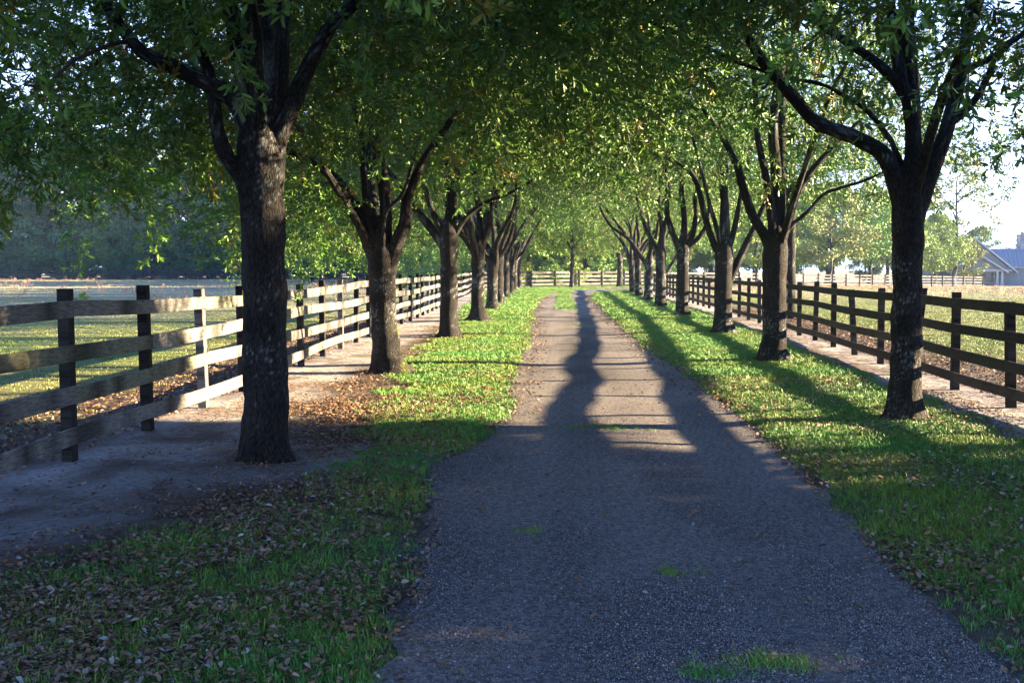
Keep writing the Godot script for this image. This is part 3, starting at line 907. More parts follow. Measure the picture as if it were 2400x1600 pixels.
# ------------------------------------------------------------------ trees further off
func far_crown(sd: int, clumps: int, per: int, rad: float, low: float, top: float, leaf: float) -> ArrayMesh:
	rng.seed = sd
	var s := Shape.new()
	for k in clumps:
		var a := rng.randf() * TAU
		var t := rng.randf()
		var prof := rad * sin(PI * clampf(pow(t, 0.75) * 0.86 + 0.1, 0, 1)) * rng.randf_range(0.45, 1.05)
		var o := Vector3(cos(a) * prof, lerpf(low, top, t), sin(a) * prof)
		var size := rng.randf_range(0.5, 1.05) * rad * 0.24
		for q in per:
			var off := random_dir() * size * pow(rng.randf(), 0.5)
			off.y *= 0.6
			var ld := (off.normalized() + random_dir()).normalized()
			var nn := (Vector3.UP * 0.4 + random_dir()).normalized()
			if absf(ld.dot(nn)) > 0.95: continue
			var sz := leaf * rng.randf_range(0.6, 1.3)
			var g := rng.randf_range(0.75, 1.25)
			var side := ld.cross(nn).normalized()
			var up := side.cross(ld)
			var p := o + off
			var kk := s.vert(p, up, Color(g * rng.randf_range(0.9, 1.15), g, g))
			s.vert(p + ld * sz * 0.5 + side * sz * 0.3 + up * sz * 0.1, up, Color(g, g, g))
			s.vert(p + ld * sz, up, Color(g, g, g))
			s.vert(p + ld * sz * 0.5 - side * sz * 0.3 + up * sz * 0.1, up, Color(g, g, g))
			s.tri(kk, kk + 1, kk + 2); s.tri(kk, kk + 2, kk + 3)
	return s.mesh(null)

func far_wood(sd: int, hgt: float, r: float, fork: float) -> Shape:
	rng.seed = sd
	bark_seed = sd
	var s := Shape.new()
	var pts := []
	var radii := []
	for q in 12:
		var t := q / 11.0
		pts.append(Vector3(0.25 * fine_noise.get_noise_2d(sd, t * 20.0), -0.2 + hgt * 0.85 * t, 0.25 * fine_noise.get_noise_2d(sd + 50, t * 20.0)))
		radii.append(r * (1.0 + 0.5 * exp(-t * 20.0)) * (1.0 - 0.8 * t))
	tube(s, pts, radii, 9, bark_color)
	for k in 7:
		var a := rng.randf() * TAU
		var y := lerpf(fork, hgt * 0.75, k / 7.0)
		var o := Vector3(cos(a), 0, sin(a))
		var l := hgt * rng.randf_range(0.16, 0.3)
		tube(s, smooth([Vector3(0, y, 0), o * l * 0.4 + Vector3(0, y + l * 0.35, 0), o * l + Vector3(0, y + l * 0.7, 0)], 3), [r * 0.4, r * 0.37, r * 0.33, r * 0.28, r * 0.22, r * 0.15, r * 0.08], 6, bark_color)
	return s

func far_tree(called: String, label: String, at: Vector3, sc: float, group: String, wood: ArrayMesh, crown: ArrayMesh, m: Material) -> void:
	at.y = height(at.x, at.z)
	var t := thing(called, label, "tree", at, rng.randf() * TAU, group)
	var w := MeshInstance3D.new()
	w.mesh = wood
	w.name = "trunk"
	w.scale = Vector3.ONE * sc
	t.add_child(w, true)
	var c := MeshInstance3D.new()
	c.mesh = crown
	c.name = "crown"
	c.material_override = m
	c.scale = Vector3(sc * rng.randf_range(0.9, 1.15), sc, sc * rng.randf_range(0.9, 1.15))
	t.add_child(c, true)
	c.set_meta("kind", "stuff")

func leaf_tone(c: Color) -> StandardMaterial3D:
	var m: StandardMaterial3D = M.leaf.duplicate()
	m.roughness = 0.6
	m.albedo_color = c.linear_to_srgb()
	return m

func build_background() -> void:
	var broad := [far_crown(101, 90, 150, 4.6, 2.6, 10.5, 0.3), far_crown(102, 90, 150, 5.2, 3.0, 12.0, 0.32)]
	var dense := [far_crown(103, 130, 130, 5.5, 1.5, 19.0, 0.42), far_crown(104, 130, 130, 4.4, 3.0, 22.0, 0.42)]
	var airy := far_crown(105, 60, 70, 4.6, 4.5, 14.0, 0.3)
	var shrub := far_crown(106, 60, 110, 3.0, 0.2, 5.0, 0.28)
	var wood_short := far_wood(111, 10.0, 0.26, 2.6).mesh(M.bark)
	var wood_tall := far_wood(112, 20.0, 0.3, 6.0).mesh(M.bark)
	var wood_airy := far_wood(113, 14.0, 0.24, 4.5).mesh(M.bark)
	var wood_shrub := far_wood(114, 4.0, 0.08, 0.4).mesh(M.bark)
	var tones := [leaf_tone(Color(0.1, 0.19, 0.04)), leaf_tone(Color(0.16, 0.27, 0.045)), leaf_tone(Color(0.23, 0.31, 0.06)), leaf_tone(Color(0.22, 0.25, 0.07)), leaf_tone(Color(0.05, 0.125, 0.035))]
	rng.seed = 200
	# forest edge beyond the pale fence's field
	for row in 3:
		for k in 20:
			var x := -128.0 + 6.6 * k + rng.randf_range(-2.0, 2.0)
			far_tree("forest_tree", "%s shaded tree in the %s of the forest edge beyond the pasture" % [["broad tall", "narrow tall"][(k + row) % 2], ["front row", "second row", "rear row"][row]], V(x, 0, -(155.0 + 7.0 * row + rng.randf_range(-2.0, 2.0))), rng.randf_range(0.85, 1.25), "trees of the forest edge", wood_tall, dense[(k + row) % 2], tones[4] if (k + row) % 3 else tones[0])
	for k in 26:
		far_tree("forest_shrub", "dark bushy shrub under the forest edge beyond the pasture", V(-118.0 + 4.6 * k + rng.randf_range(-1, 1), 0, -152.8 - rng.randf_range(0, 1.5)), rng.randf_range(0.7, 1.3), "shrubs under the forest edge", wood_shrub, shrub, tones[4])
	for k in 24:
		far_tree("forest_shrub", "dark bushy shrub under the forest edge beyond the pasture", V(-122.0 + 5.2 * k + rng.randf_range(-1, 1), 0, -165.0 - rng.randf_range(0, 4)), rng.randf_range(1.1, 1.5), "shrubs under the forest edge", wood_shrub, shrub, tones[4])
	for k in 9:
		var bx := -15.0 + 3.1 * k + rng.randf_range(-0.8, 0.8)
		far_tree("fence_bush", "sunlit %s bush close against the back of the cross fence" % ["green", "yellow-green"][k % 2], V(bx, 0, -(91.5 + bx + rng.randf_range(4.0, 9.0))), rng.randf_range(0.4, 0.75), "bushes just behind the cross fence", wood_shrub, shrub, tones[1 + k % 2])
	# trees behind the cross fence at the head of the lane
	var mid := [[-19.0, 118, 1], [-13.5, 104, 1], [-9.0, 116, 0], [-4.2, 103, 1], [1.5, 113, 2], [6.5, 120, 1], [11.5, 116, 2], [-24.0, 130, 0], [-2.0, 132, 0], [9.0, 138, 1], [-14.0, 134, 0], [17.0, 132, 1], [-30.0, 122, 1], [4.0, 146, 0], [-8.0, 148, 0], [14.0, 150, 0]]
	for e in mid:
		far_tree("pasture_tree", "%s leafy tree in the wood behind the cross fence" % ["deep green", "bright green", "yellow-green"][e[2]], V(e[0], 0, -e[1]), rng.randf_range(0.95, 1.3), "trees behind the cross fence", wood_short, broad[rng.randi() % 2], tones[e[2]])
	for k in 12:
		far_tree("wood_shrub", "%s bush among the trees of the wood behind the cross fence" % ["bright green", "yellow-green"][k % 2], V(-24.0 + 3.6 * k, 0, -(112.0 + rng.randf_range(0, 30) + maxf(0, k - 6) * 3.0)), rng.randf_range(0.6, 1.1), "bushes behind the cross fence", wood_shrub, shrub, tones[1 + k % 2])
	# trees in the yard right of it, before the house
	var yard := [[20.0, 117, 2, 1.0], [25.5, 128, 2, 1.05], [29.5, 124, 3, 0.95], [33.0, 140, 1, 1.2], [36.5, 133, 1, 1.0], [41.5, 143, 2, 1.0], [46.5, 150, 2, 0.95], [23.0, 150, 1, 1.2], [31.0, 158, 0, 1.3], [40.0, 166, 1, 1.2], [52.0, 156, 2, 0.95]]
	for e in yard:
		far_tree("yard_tree", "%s leafy tree in the yard between cross fence and house" % ["deep green", "bright green", "yellow-green", "tan"][e[2]], V(e[0], 0, -e[1]), e[3], "yard trees before the house", wood_short, broad[rng.randi() % 2], tones[e[2]])
	far_tree("tall_tree", "tall thin-crowned tree with open branches standing before the house", V(55.0, 0, -157.0), 1.35, "", wood_airy, airy, tones[3])
	far_tree("small_tree", "small tan-leaved tree hiding the middle of the house gable", V(58.5, 0, -163.0), 0.66, "", wood_short, broad[0], tones[3])
	for e in [[66.0, 196.0, 1.0], [76.0, 204.0, 0.85], [84.0, 200.0, 0.8], [58.0, 200.0, 1.0], [92.0, 210.0, 0.9]]:
		far_tree("background_tree", "hazy tree rising behind the house roof", V(e[0], 0, -e[1]), e[2], "trees behind the house", wood_short, broad[1], tones[0])
	# far screen closing the horizon between the groups
	for k in 16:
		far_tree("distant_tree", "%s hazy tree far behind the cross fence wood" % ["broad", "narrow"][k % 2], V(-40.0 + 7.0 * k, 0, -215.0 - rng.randf_range(0, 12)), rng.randf_range(0.7, 0.95), "distant trees on the horizon", wood_tall, dense[k % 2], tones[0])
	# a lone bush out in the pasture
	far_tree("pasture_bush", "small round green bush alone in the pasture beyond the pale fence", V(-19.2, 0, -41.0), 0.13, "", wood_shrub, shrub, tones[1])
	# grove off to the side of the lane, between it and the low sun: it throws the near end into shade
	for e in [[17.0, 6.0, 0.95], [16.0, -2.0, 1.0], [23.0, -6.0, 1.0], [24.0, 2.5, 1.05], [31.0, -4.0, 1.1], [31.0, 6.0, 1.1], [30.0, -10.0, 0.9], [18.0, -8.2, 0.8]]:
		far_tree("grove_tree", "leafy tree of the grove outside the dark fence near the viewpoint", V(e[0], 0, e[1]), e[2], "grove trees outside the dark fence", wood_short, broad[rng.randi() % 2], tones[1])
	far_tree("grove_tree", "high-crowned tree at the edge of the grove outside the dark fence", V(21.5, 0, -12.8), 1.0, "", wood_short, far_crown(107, 80, 150, 3.5, 5.4, 10.2, 0.3), tones[1])

# ------------------------------------------------------------------ house
func build_house() -> void:
	var at := V(63.5, 0, -172.0)
	at.y = height(at.x, at.z)
	var t := thing("farm_house", "blue-grey farmhouse with steep metal roofs, porch gable and stone chimney", "house", at, deg_to_rad(-14.0))
	var wallc := Color(0.19, 0.2, 0.21)
	var trim := Color(0.36, 0.37, 0.38)
	var roofc := Color(0.17, 0.175, 0.18)
	# main body with lap siding boards
	var s := Shape.new()
	s.box(V(-9, -0.3, -9), V(16, 3.0, -1.0), wallc)
	obj("wall", s, M.paint, t)
	for k in 12:
		s = Shape.new()
		s.box(V(-9.02, 0.15 + 0.23 * k, -1.0), V(-5.2, 0.15 + 0.23 * k + 0.2, -0.965), wallc * rng.randf_range(0.9, 1.1))
		obj("siding_board", s, M.paint, t)
		s = Shape.new()
		s.box(V(5.2, 0.15 + 0.23 * k, -1.0), V(16.02, 0.15 + 0.23 * k + 0.2, -0.965), wallc * rng.randf_range(0.9, 1.1))
		obj("siding_board", s, M.paint, t)
	# long roof, ridge along x, standing seams
	s = Shape.new()
	var slope := func(x0: float, x1: float, ey: float, ez: float, ry: float, rz: float) -> void:
		s.quad_flat(V(x0, ey, ez), V(x1, ey, ez), V(x1, ry, rz), V(x0, ry, rz), roofc)
		s.quad_flat(V(x0, ey - 0.12, ez), V(x0, ry - 0.12, rz), V(x1, ry - 0.12, rz), V(x1, ey - 0.12, ez), roofc)
		s.quad_flat(V(x0, ey - 0.12, ez), V(x1, ey - 0.12, ez), V(x1, ey, ez), V(x0, ey, ez), trim)
	slope.call(-9.6, 16.6, 2.95, -0.3, 5.9, -5.0)
	slope.call(16.6, -9.6, 2.95, -9.7, 5.9, -5.0)
	for k in 43:
		var x := -9.3 + 0.6 * k
		s.box(V(-0.02, 0, -5.5), V(0.02, 0.05, 0), roofc * 0.9, Transform3D(Basis(Vector3.RIGHT, atan2(2.95, 4.7)), V(x, 2.97, -0.3)))
	obj("roof", s, M.roof, t)
	# two nested gables facing the field
	for gb in [[5.6, 7.4, -0.2, 0.9], [3.9, 5.2, 2.2, 0.9]]:
		var w: float = gb[0]
		var ridge: float = gb[1]
		var z: float = gb[2]
		var eave := 2.6
		s = Shape.new()
		s.tri_flat(V(-w + 0.5, eave, z), V(w - 0.5, eave, z), V(0, ridge - 0.35, z), wallc * 0.95)
		s.box(V(-w + 0.3, eave - 0.35, z - 0.05), V(w - 0.3, eave, z + 0.08), trim)
		obj("gable", s, M.paint, t)
		s = Shape.new()
		for sd in [-1, 1]:
			var a := V(sd * (w + 0.5), eave - 0.35, z + 0.6)
			var b := V(0, ridge, z + 0.6)
			var c := V(0, ridge, -6.0)
			var e := V(sd * (w + 0.5), eave - 0.35, -6.0)
			if sd > 0: s.quad_flat(a, e, c, b, roofc)
			else: s.quad_flat(a, b, c, e, roofc)
			var dn := Vector3(0, -0.3, 0)
			if sd > 0: s.quad_flat(a, b, b + dn, a + dn, trim)
			else: s.quad_flat(a, a + dn, b + dn, b, trim)
			for k in 9:
				var q := k / 9.0
				s.box(V(-0.025, -0.025, -6.3 - z), V(0.025, 0.025, 0), roofc * 0.9, Transform3D(Basis.IDENTITY, a.lerp(b, q) + V(0, 0.02, 0)))
		obj("gable_roof", s, M.roof, t)
	for x in [-3.6, -2.9, 2.9, 3.6]:
		s = Shape.new()
		s.box(V(x - 0.16, -0.3, 2.0), V(x + 0.16, 2.25, 2.3), trim)
		s.box(V(x - 0.24, -0.3, 1.92), V(x + 0.24, 0.5, 2.38), trim * 0.8)
		obj("porch_post", s, M.paint, t)
	s = Shape.new()
	s.box(V(-5.2, -0.3, -1.02), V(5.2, 3.0, -0.9), wallc * 0.85)
	obj("porch_wall", s, M.paint, t)
	for x in [-2.6, 0.0, 2.2]:
		s = Shape.new()
		s.box(V(x - 0.7, 0.4, -0.9), V(x + 0.7, 2.2, -0.84), trim)
		var wnd := obj("window", s, M.paint, t)
		for p in 2:
			s = Shape.new()
			s.box(V(x - 0.62 + 0.66 * p, 0.5, -0.84), V(x - 0.04 + 0.66 * p, 2.1, -0.83), Color(0.06, 0.075, 0.09))
			obj("pane", s, M.glass, wnd)
	for x in [-7.3, 9.0, 12.0]:
		s = Shape.new()
		s.box(V(x - 0.95, 0.9, -0.96), V(x + 0.95, 2.3, -0.92), trim)
		var wnd := obj("window", s, M.paint, t)
		for p in 6:
			s = Shape.new()
			var px: float = x - 0.85 + 0.58 * (p % 3)
			var py := 1.0 + 0.62 * (p / 3)
			s.box(V(px, py, -0.92), V(px + 0.52, py + 0.56, -0.91), Color(0.12, 0.13, 0.12))
			obj("pane", s, M.glass, wnd)
	# stone chimney
	s = Shape.new()
	s.box(V(6.6, 4.0, -6.0), V(8.0, 8.0, -4.8), Color(0.2, 0.2, 0.2))
	var ch := obj("chimney", s, M.paint, t)
	for row in 9:
		for q in 3:
			s = Shape.new()
			var x0 := 6.56 + 0.5 * q + (0.1 if row % 2 else 0.0)
			s.box(V(x0, 4.3 + 0.4 * row, -4.8), V(minf(x0 + 0.42, 8.04), 4.3 + 0.4 * row + 0.34, -4.72), Color(0.26, 0.26, 0.26) * rng.randf_range(0.6, 1.5))
			obj("stone", s, M.paint, ch)
	s = Shape.new()
	s.box(V(6.45, 8.0, -6.1), V(8.15, 8.15, -4.65), Color(0.3, 0.3, 0.3))
	s.box(V(7.1, 8.15, -5.6), V(7.5, 8.6, -5.2), Color(0.2, 0.2, 0.2))
	obj("chimney_cap", s, M.paint, ch)

# ------------------------------------------------------------------ ground cover
func tuft(blades: int, hgt: float, spread: float, wide: float, dry := 0.0) -> ArrayMesh:
	var s := Shape.new()
	for k in blades:
		var a := rng.randf() * TAU
		var r := spread * sqrt(rng.randf())
		var base := Vector3(cos(a) * r, -0.008, sin(a) * r)
		var h := hgt * rng.randf_range(0.45, 1.15)
		var lean := Vector3(rng.randfn(0, 0.42), 0, rng.randfn(0, 0.42)) * h
		var side := Vector3(cos(a + 1.3), 0, sin(a + 1.3)) * wide
		var g := rng.randf_range(0.7, 1.3)
		var c := Color(g * rng.randf_range(0.85, 1.25), g, g)
		if rng.randf() < dry: c = Color(g * 2.6, g * 1.6, g * 2.2)
		var mid := base + lean * 0.4 + Vector3(0, h * 0.6, 0)
		var tip := base + lean + Vector3(0, h * rng.randf_range(0.75, 1.0), 0)
		var nn := side.cross(tip - base).normalized()
		var q := s.vert(base - side, nn, c)
		s.vert(base + side, nn, c); s.vert(mid + side * 0.8, nn, c); s.vert(mid - side * 0.8, nn, c); s.vert(tip, nn, c)
		s.tri(q, q + 1, q + 2); s.tri(q, q + 2, q + 3); s.tri(q + 3, q + 2, q + 4)
	return s.mesh(M.grass)

func stalk(n: int, hgt: float) -> ArrayMesh:
	var s := Shape.new()
	for k in n:
		var b := Vector3(rng.randfn(0, 0.12), 0, rng.randfn(0, 0.12))
		var h := hgt * rng.randf_range(0.6, 1.2)
		var tip := b + Vector3(rng.randfn(0, 0.08), h, rng.randfn(0, 0.08))
		twig_tube(s, b, tip, 0.004, 0.003, Color(0.8, 0.75, 0.7))
		twig_tube(s, b.lerp(tip, 0.55), tip + Vector3(0, 0.02, 0), 0.016, 0.006, Color(1.1, 0.8, 0.7))
	return s.mesh(M.dry)

func litter_leaf(sd: int) -> ArrayMesh:
	rng.seed = sd
	var s := Shape.new()
	var nn := Vector3(rng.randfn(0, 0.2), 1, rng.randfn(0, 0.2)).normalized()
	var dirv := Vector3(1, rng.randfn(0, 0.15), 0).normalized()
	add_leaf(s, Vector3(-0.5, 0.04, 0), dirv, nn, 1.0, rng.randf_range(0.38, 0.55), Color.WHITE)
	return s.mesh(M.dry)

func spin(x: float, z: float, up: float, sc: Vector3, tilt: float) -> Transform3D:
	var b := Basis(Vector3.UP, rng.randf() * TAU) * Basis(Vector3.RIGHT, rng.randfn(0, tilt)) * Basis(Vector3.BACK, rng.randfn(0, tilt))
	return Transform3D(b.scaled_local(sc), Vector3(x, height(x, z) + up, z))

func build_cover() -> void:
	rng.seed = 500
	var lawn := [tuft(20, 0.042, 0.07, 0.002), tuft(20, 0.038, 0.075, 0.002), tuft(9, 0.075, 0.05, 0.0022)]
	var lawn_mid := [tuft(22, 0.05, 0.11, 0.0035), tuft(22, 0.06, 0.11, 0.004)]
	var lawn_far := [tuft(22, 0.085, 0.2, 0.009), tuft(22, 0.1, 0.2, 0.009)]
	var field := [tuft(24, 0.03, 0.25, 0.005, 0.04), tuft(24, 0.04, 0.28, 0.006, 0.08)]
	var green := Color(0.12, 0.24, 0.03)
	var add := func(called: String, label: String, meshes: Array, count: int, d0: float, d1: float, x0: float, x1: float, amount: Callable, tone: Callable, size: Vector2, shy: float) -> void:
		var pl := []
		var ti := []
		for q in meshes:
			pl.append([]); ti.append(PackedColorArray())
		var n := 0
		var tries := 0
		while n < count and tries < count * 8:
			tries += 1
			var u := rng.randf()
			var d := d0 + (d1 - d0) * pow(u, shy)
			var x := rng.randf_range(x0, x1)
			if absf(x + 0.06 * d) > 0.56 * d + 1.2: continue
			if rng.randf() > amount.call(x, d): continue
			n += 1
			var k := rng.randi() % meshes.size()
			pl[k].append(spin(x, -d, 0.0, Vector3.ONE * rng.randf_range(size.x, size.y), 0.08))
			ti[k].append(tone.call(x, d))
		for q in meshes.size():
			var o := scatter(called, meshes[q], pl[q], ti[q])
			tag(o, label, "", "", "stuff")
	var verge_tone := func(x: float, d: float) -> Color:
		var f := fine_noise.get_noise_2d(x * 4.0, d * 4.0)
		var g := rng.randf_range(0.75, 1.25)
		return Color(green.r * g * (1.0 + 0.5 * f), green.g * g, green.b * g)
	var verge := func(x: float, d: float) -> float: return pow(grass_amount(x, d), 1.3)
	add.call("grass", "short green grass on the lane verges under the oaks", lawn, 32000, 3.4, 14.0, -3.8, 4.9, verge, verge_tone, Vector2(0.6, 1.2), 1.0)
	add.call("grass", "short green grass on the lane verges under the oaks", lawn_mid, 24000, 13.0, 36.0, -4.0, 5.0, verge, verge_tone, Vector2(0.7, 1.25), 1.1)
	add.call("grass", "short green grass on the lane verges under the oaks", lawn_far, 16000, 34.0, 91.0, -7.0, 8.0, verge, verge_tone, Vector2(0.7, 1.2), 1.2)
	var field_left := func(x: float, d: float) -> float: return smoothstep(0.9, 2.6, left_fence_x(d) - x + 0.8 * fine_noise.get_noise_2d(x * 3.0, d * 3.0))
	var field_right := func(x: float, d: float) -> float: return smoothstep(1.0, 2.9, x - right_fence_x(d) + 0.8 * fine_noise.get_noise_2d(x * 3.0, d * 3.0)) if d < 80.0 else (1.0 if x > 9.0 and d < 88.0 + x else 0.0)
	var field_tone := func(x: float, d: float) -> Color:
		var n := patch_noise.get_noise_2d(x * 3.0, -d * 3.0)
		var c := field_color(x, d, n, fine_noise.get_noise_2d(x * 3.0, -d * 3.0))
		var g := rng.randf_range(0.8, 1.25)
		return Color(c.r * g * 0.85, c.g * g, c.b * g * 0.7)
	add.call("field_grass", "pasture grass in the field beyond the pale fence", field, 17000, 8.0, 60.0, -36.0, -4.6, field_left, field_tone, Vector2(0.6, 1.1), 1.0)
	add.call("field_grass", "pasture grass in the field beyond the pale fence", field, 7000, 60.0, 149.0, -90.0, -7.0, field_left, field_tone, Vector2(1.2, 2.0), 1.0)
	add.call("field_grass", "pasture grass in the field beyond the dark fence", field, 17000, 11.0, 60.0, 5.8, 30.0, field_right, field_tone, Vector2(0.6, 1.1), 1.0)
	add.call("field_grass", "pasture grass in the field beyond the dark fence", field, 9000, 60.0, 130.0, 6.0, 60.0, field_right, field_tone, Vector2(1.0, 1.7), 1.0)
	# grass strip between the wheel tracks far down, and odd tufts in the lane
	var strip := func(x: float, d: float) -> float:
		if d > 42.0 and d < 75.0: return 1.0 - smoothstep(0.25, 0.5, absf(x + 0.25 + 0.012 * (d - 44.0) - 0.02 * maxf(0, d - 60.0)) )
		return 0.0
	add.call("grass_strip", "strip of grass between the wheel tracks of the lane", lawn_far, 900, 42.0, 75.0, -1.6, 1.2, strip, verge_tone, Vector2(0.5, 0.9), 1.0)
	for e in [[0.36, 10.95, 0.2, 60], [0.22, 31.0, 0.3, 50], [0.57, 5.72, 0.06, 10], [0.83, 4.42, 0.14, 36], [0.58, 4.28, 0.07, 18], [-0.3, 6.6, 0.05, 6]]:
		var pl := []
		var ti := PackedColorArray()
		for k in e[3]:
			pl.append(spin(e[0] + rng.randfn(0, e[2]), -(e[1] + rng.randfn(0, e[2] * 0.45)), 0.012, Vector3.ONE * rng.randf_range(0.6, 1.1), 0.15))
			ti.append(verge_tone.call(e[0], e[1]))
		var o := scatter("grass_tuft", lawn[0], pl, ti)
		tag(o, "small tuft of grass growing in the gravel of the lane", "", "", "stuff")
	# dry seed stalks in the pastures
	var stalks := [stalk(5, 0.3), stalk(4, 0.24)]
	var st_l := func(x: float, d: float) -> float: return smoothstep(0.0, 0.3, fine_noise.get_noise_2d(x * 0.8, d * 4.0)) * smoothstep(26.0, 40.0, d)
	var st_r := func(x: float, d: float) -> float: return smoothstep(-0.1, 0.3, fine_noise.get_noise_2d(x * 0.8, d * 3.0)) if d < 84.0 + x else 0.0
	var st_tone := func(_x: float, _d: float) -> Color: return Color(0.36, 0.22, 0.15) * rng.randf_range(0.7, 1.3)
	add.call("dry_stalks", "reddish dry seed stalks in the pasture beyond the pale fence", stalks, 700, 34.0, 148.0, -90.0, -9.0, st_l, st_tone, Vector2(0.7, 1.4), 1.0)
	add.call("dry_stalks", "reddish dry seed stalks in the pasture beyond the dark fence", stalks, 500, 60.0, 120.0, 10.0, 62.0, st_r, st_tone, Vector2(0.7, 1.3), 1.0)

	# fallen oak leaves
	var leaves := [litter_leaf(601), litter_leaf(602), litter_leaf(603)]
	rng.seed = 610
	var leaf_tones := [Color(0.2, 0.115, 0.06), Color(0.25, 0.15, 0.085), Color(0.14, 0.085, 0.05), Color(0.28, 0.21, 0.15), Color(0.24, 0.12, 0.05), Color(0.36, 0.34, 0.29)]
	var drop := func(label: String, count: int, d0: float, d1: float, x0: float, x1: float, amount: Callable, size: Vector2) -> void:
		var pl := [[], [], []]
		var ti := [PackedColorArray(), PackedColorArray(), PackedColorArray()]
		var n := 0
		var tries := 0
		while n < count and tries < count * 10:
			tries += 1
			var d := rng.randf_range(d0, d1)
			var x := rng.randf_range(x0, x1)
			if absf(x + 0.06 * d) > 0.56 * d + 0.8: continue
			if rng.randf() > amount.call(x, d): continue
			n += 1
			var k := rng.randi() % 3
			var sz := rng.randf_range(size.x, size.y)
			pl[k].append(spin(x, -d, rng.randf_range(0.006, 0.018) + 0.03 * rng.randf() * grass_amount(x, d), Vector3(sz, sz, sz), 0.3))
			var pick := rng.randf()
			var c: Color = leaf_tones[0 if pick < 0.3 else 1 if pick < 0.52 else 2 if pick < 0.74 else 3 if pick < 0.9 else 4 if pick < 0.975 else 5]
			ti[k].append(c * rng.randf_range(0.75, 1.25))
		for q in 3:
			var o := scatter("fallen_leaves", leaves[q], pl[q], ti[q])
			tag(o, label, "", "", "stuff")
	var near_left := func(x: float, d: float) -> float:
		var e := lane_edges(d)
		if x > e.x + 0.06: return 0.0
		var n := patch_noise.get_noise_2d(x * 8.0 + 90.0, d * 8.0) + 0.5 * fine_noise.get_noise_2d(x * 16.0, d * 16.0)
		return clampf((0.55 + 1.0 * n) * (1.0 - 0.93 * sand_amount(x, d)) * (1.0 if d < 7.0 else 0.5) * (0.35 + 0.65 * smoothstep(0.0, 0.4, e.x - x)), 0.012, 1)
	drop.call("brown fallen oak leaves among the grass beside the pale fence row", 27000, 3.4, 13.5, -4.1, -0.6, near_left, Vector2(0.016, 0.047))
	var right_verge := func(x: float, d: float) -> float:
		var e := lane_edges(d)
		if x < e.y - 0.04: return 0.0
		var n := patch_noise.get_noise_2d(x * 8.0 + 20.0, d * 8.0)
		return clampf((0.5 + 1.0 * n) + 0.2 * (1.0 - smoothstep(0.0, 0.6, x - e.y)), 0.05, 1) * (1.0 if d < 9.0 else 0.5)
	drop.call("brown fallen oak leaves among the grass beside the dark fence row", 14000, 3.8, 16.0, 1.7, 4.9, right_verge, Vector2(0.02, 0.05))
	var edges := func(x: float, d: float) -> float:
		var e := lane_edges(d)
		var q := minf(absf(x - e.x), absf(x - e.y))
		return 1.0 - smoothstep(0.08, 0.5, q)
	drop.call("dry leaves drifted along both edges of the lane", 6000, 12.0, 62.0, -2.2, 2.6, edges, Vector2(0.03, 0.06))
	var behind := func(x: float, d: float) -> float:
		var a := left_fence_x(d) - x
		var b := x - right_fence_x(d)
		if a > 0.1: return 1.0 - smoothstep(1.3, 2.8, a)
		if b > 0.2: return 1.0 - smoothstep(1.4, 3.0, b)
		return 0.0
	drop.call("thick brown leaf litter behind the pale fence", 11000, 6.5, 34.0, -8.0, -4.2, behind, Vector2(0.035, 0.07))
	drop.call("thick brown leaf litter behind the dark fence", 11000, 11.0, 42.0, 5.2, 9.0, behind, Vector2(0.035, 0.07))
	var mid_left := func(x: float, d: float) -> float:
		if x > lane_edges(d).x: return 0.0
		return clampf(0.3 + patch_noise.get_noise_2d(x * 8.0, d * 8.0), 0.05, 1.0) * (1.0 if d < 17.0 else 0.35) * (1.0 - 0.9 * sand_amount(x, d))
	drop.call("reddish leaf litter round the mossy-footed oak", 3600, 11.0, 30.0, -4.6, -0.9, mid_left, Vector2(0.03, 0.06))
	var on_lane := func(x: float, d: float) -> float:
		var e := lane_edges(d)
		return 1.0 if x > e.x and x < e.y else 0.0
	drop.call("few stray leaves lying on the gravel of the lane", 420, 3.6, 16.0, -1.0, 1.9, on_lane, Vector2(0.025, 0.055))

	# straw-like twigs and needles on the bare sand
	var ss := Shape.new()
	twig_tube(ss, V(-0.5, 0.02, 0), V(0.02, 0.06, 0.04), 0.02, 0.018, Color.WHITE)
	twig_tube(ss, V(0.02, 0.06, 0.04), V(0.5, 0.03, 0.0), 0.018, 0.01, Color.WHITE)
	var straw := ss.mesh(M.dry)
	var pl := []
	var ti := PackedColorArray()
	while pl.size() < 9000:
		var d := rng.randf_range(4.2, 16.0)
		var x := rng.randf_range(left_fence_x(d) - 0.4, -1.2)
		if rng.randf() > clampf(0.35 + 1.4 * patch_noise.get_noise_2d(x * 5.0 + 8.0, d * 9.0), 0.06, 1.0): continue
		var sz := rng.randf_range(0.03, 0.13)
		pl.append(spin(x, -d, 0.003, Vector3(sz, 0.06, 0.06), 0.1))
		ti.append(Color(0.16, 0.1, 0.065) * rng.randf_range(0.6, 1.6))
	while pl.size() < 16000:
		var d := rng.randf_range(9.0, 36.0)
		var x := left_fence_x(d) + rng.randf_range(-0.2, 1.6) if rng.randf() < 0.4 else right_fence_x(d) - rng.randf_range(-0.3, 0.9)
		if absf(x + 0.06 * d) > 0.56 * d: continue
		if rng.randf() > clampf(0.45 + 1.4 * patch_noise.get_noise_2d(x * 5.0 + 8.0, d * 9.0), 0.06, 1.0): continue
		var sz := rng.randf_range(0.05, 0.16)
		pl.append(spin(x, -d, 0.003, Vector3(sz, 0.09, 0.09), 0.1))
		ti.append(Color(0.16, 0.1, 0.065) * rng.randf_range(0.6, 1.6))
	var so := scatter("twig_litter", straw, pl, ti)
	tag(so, "dark strawy twigs and needles on the sand along the fences", "", "", "stuff")
	# pebbles in the near gravel
	var ps := Shape.new()
	var ring := 6
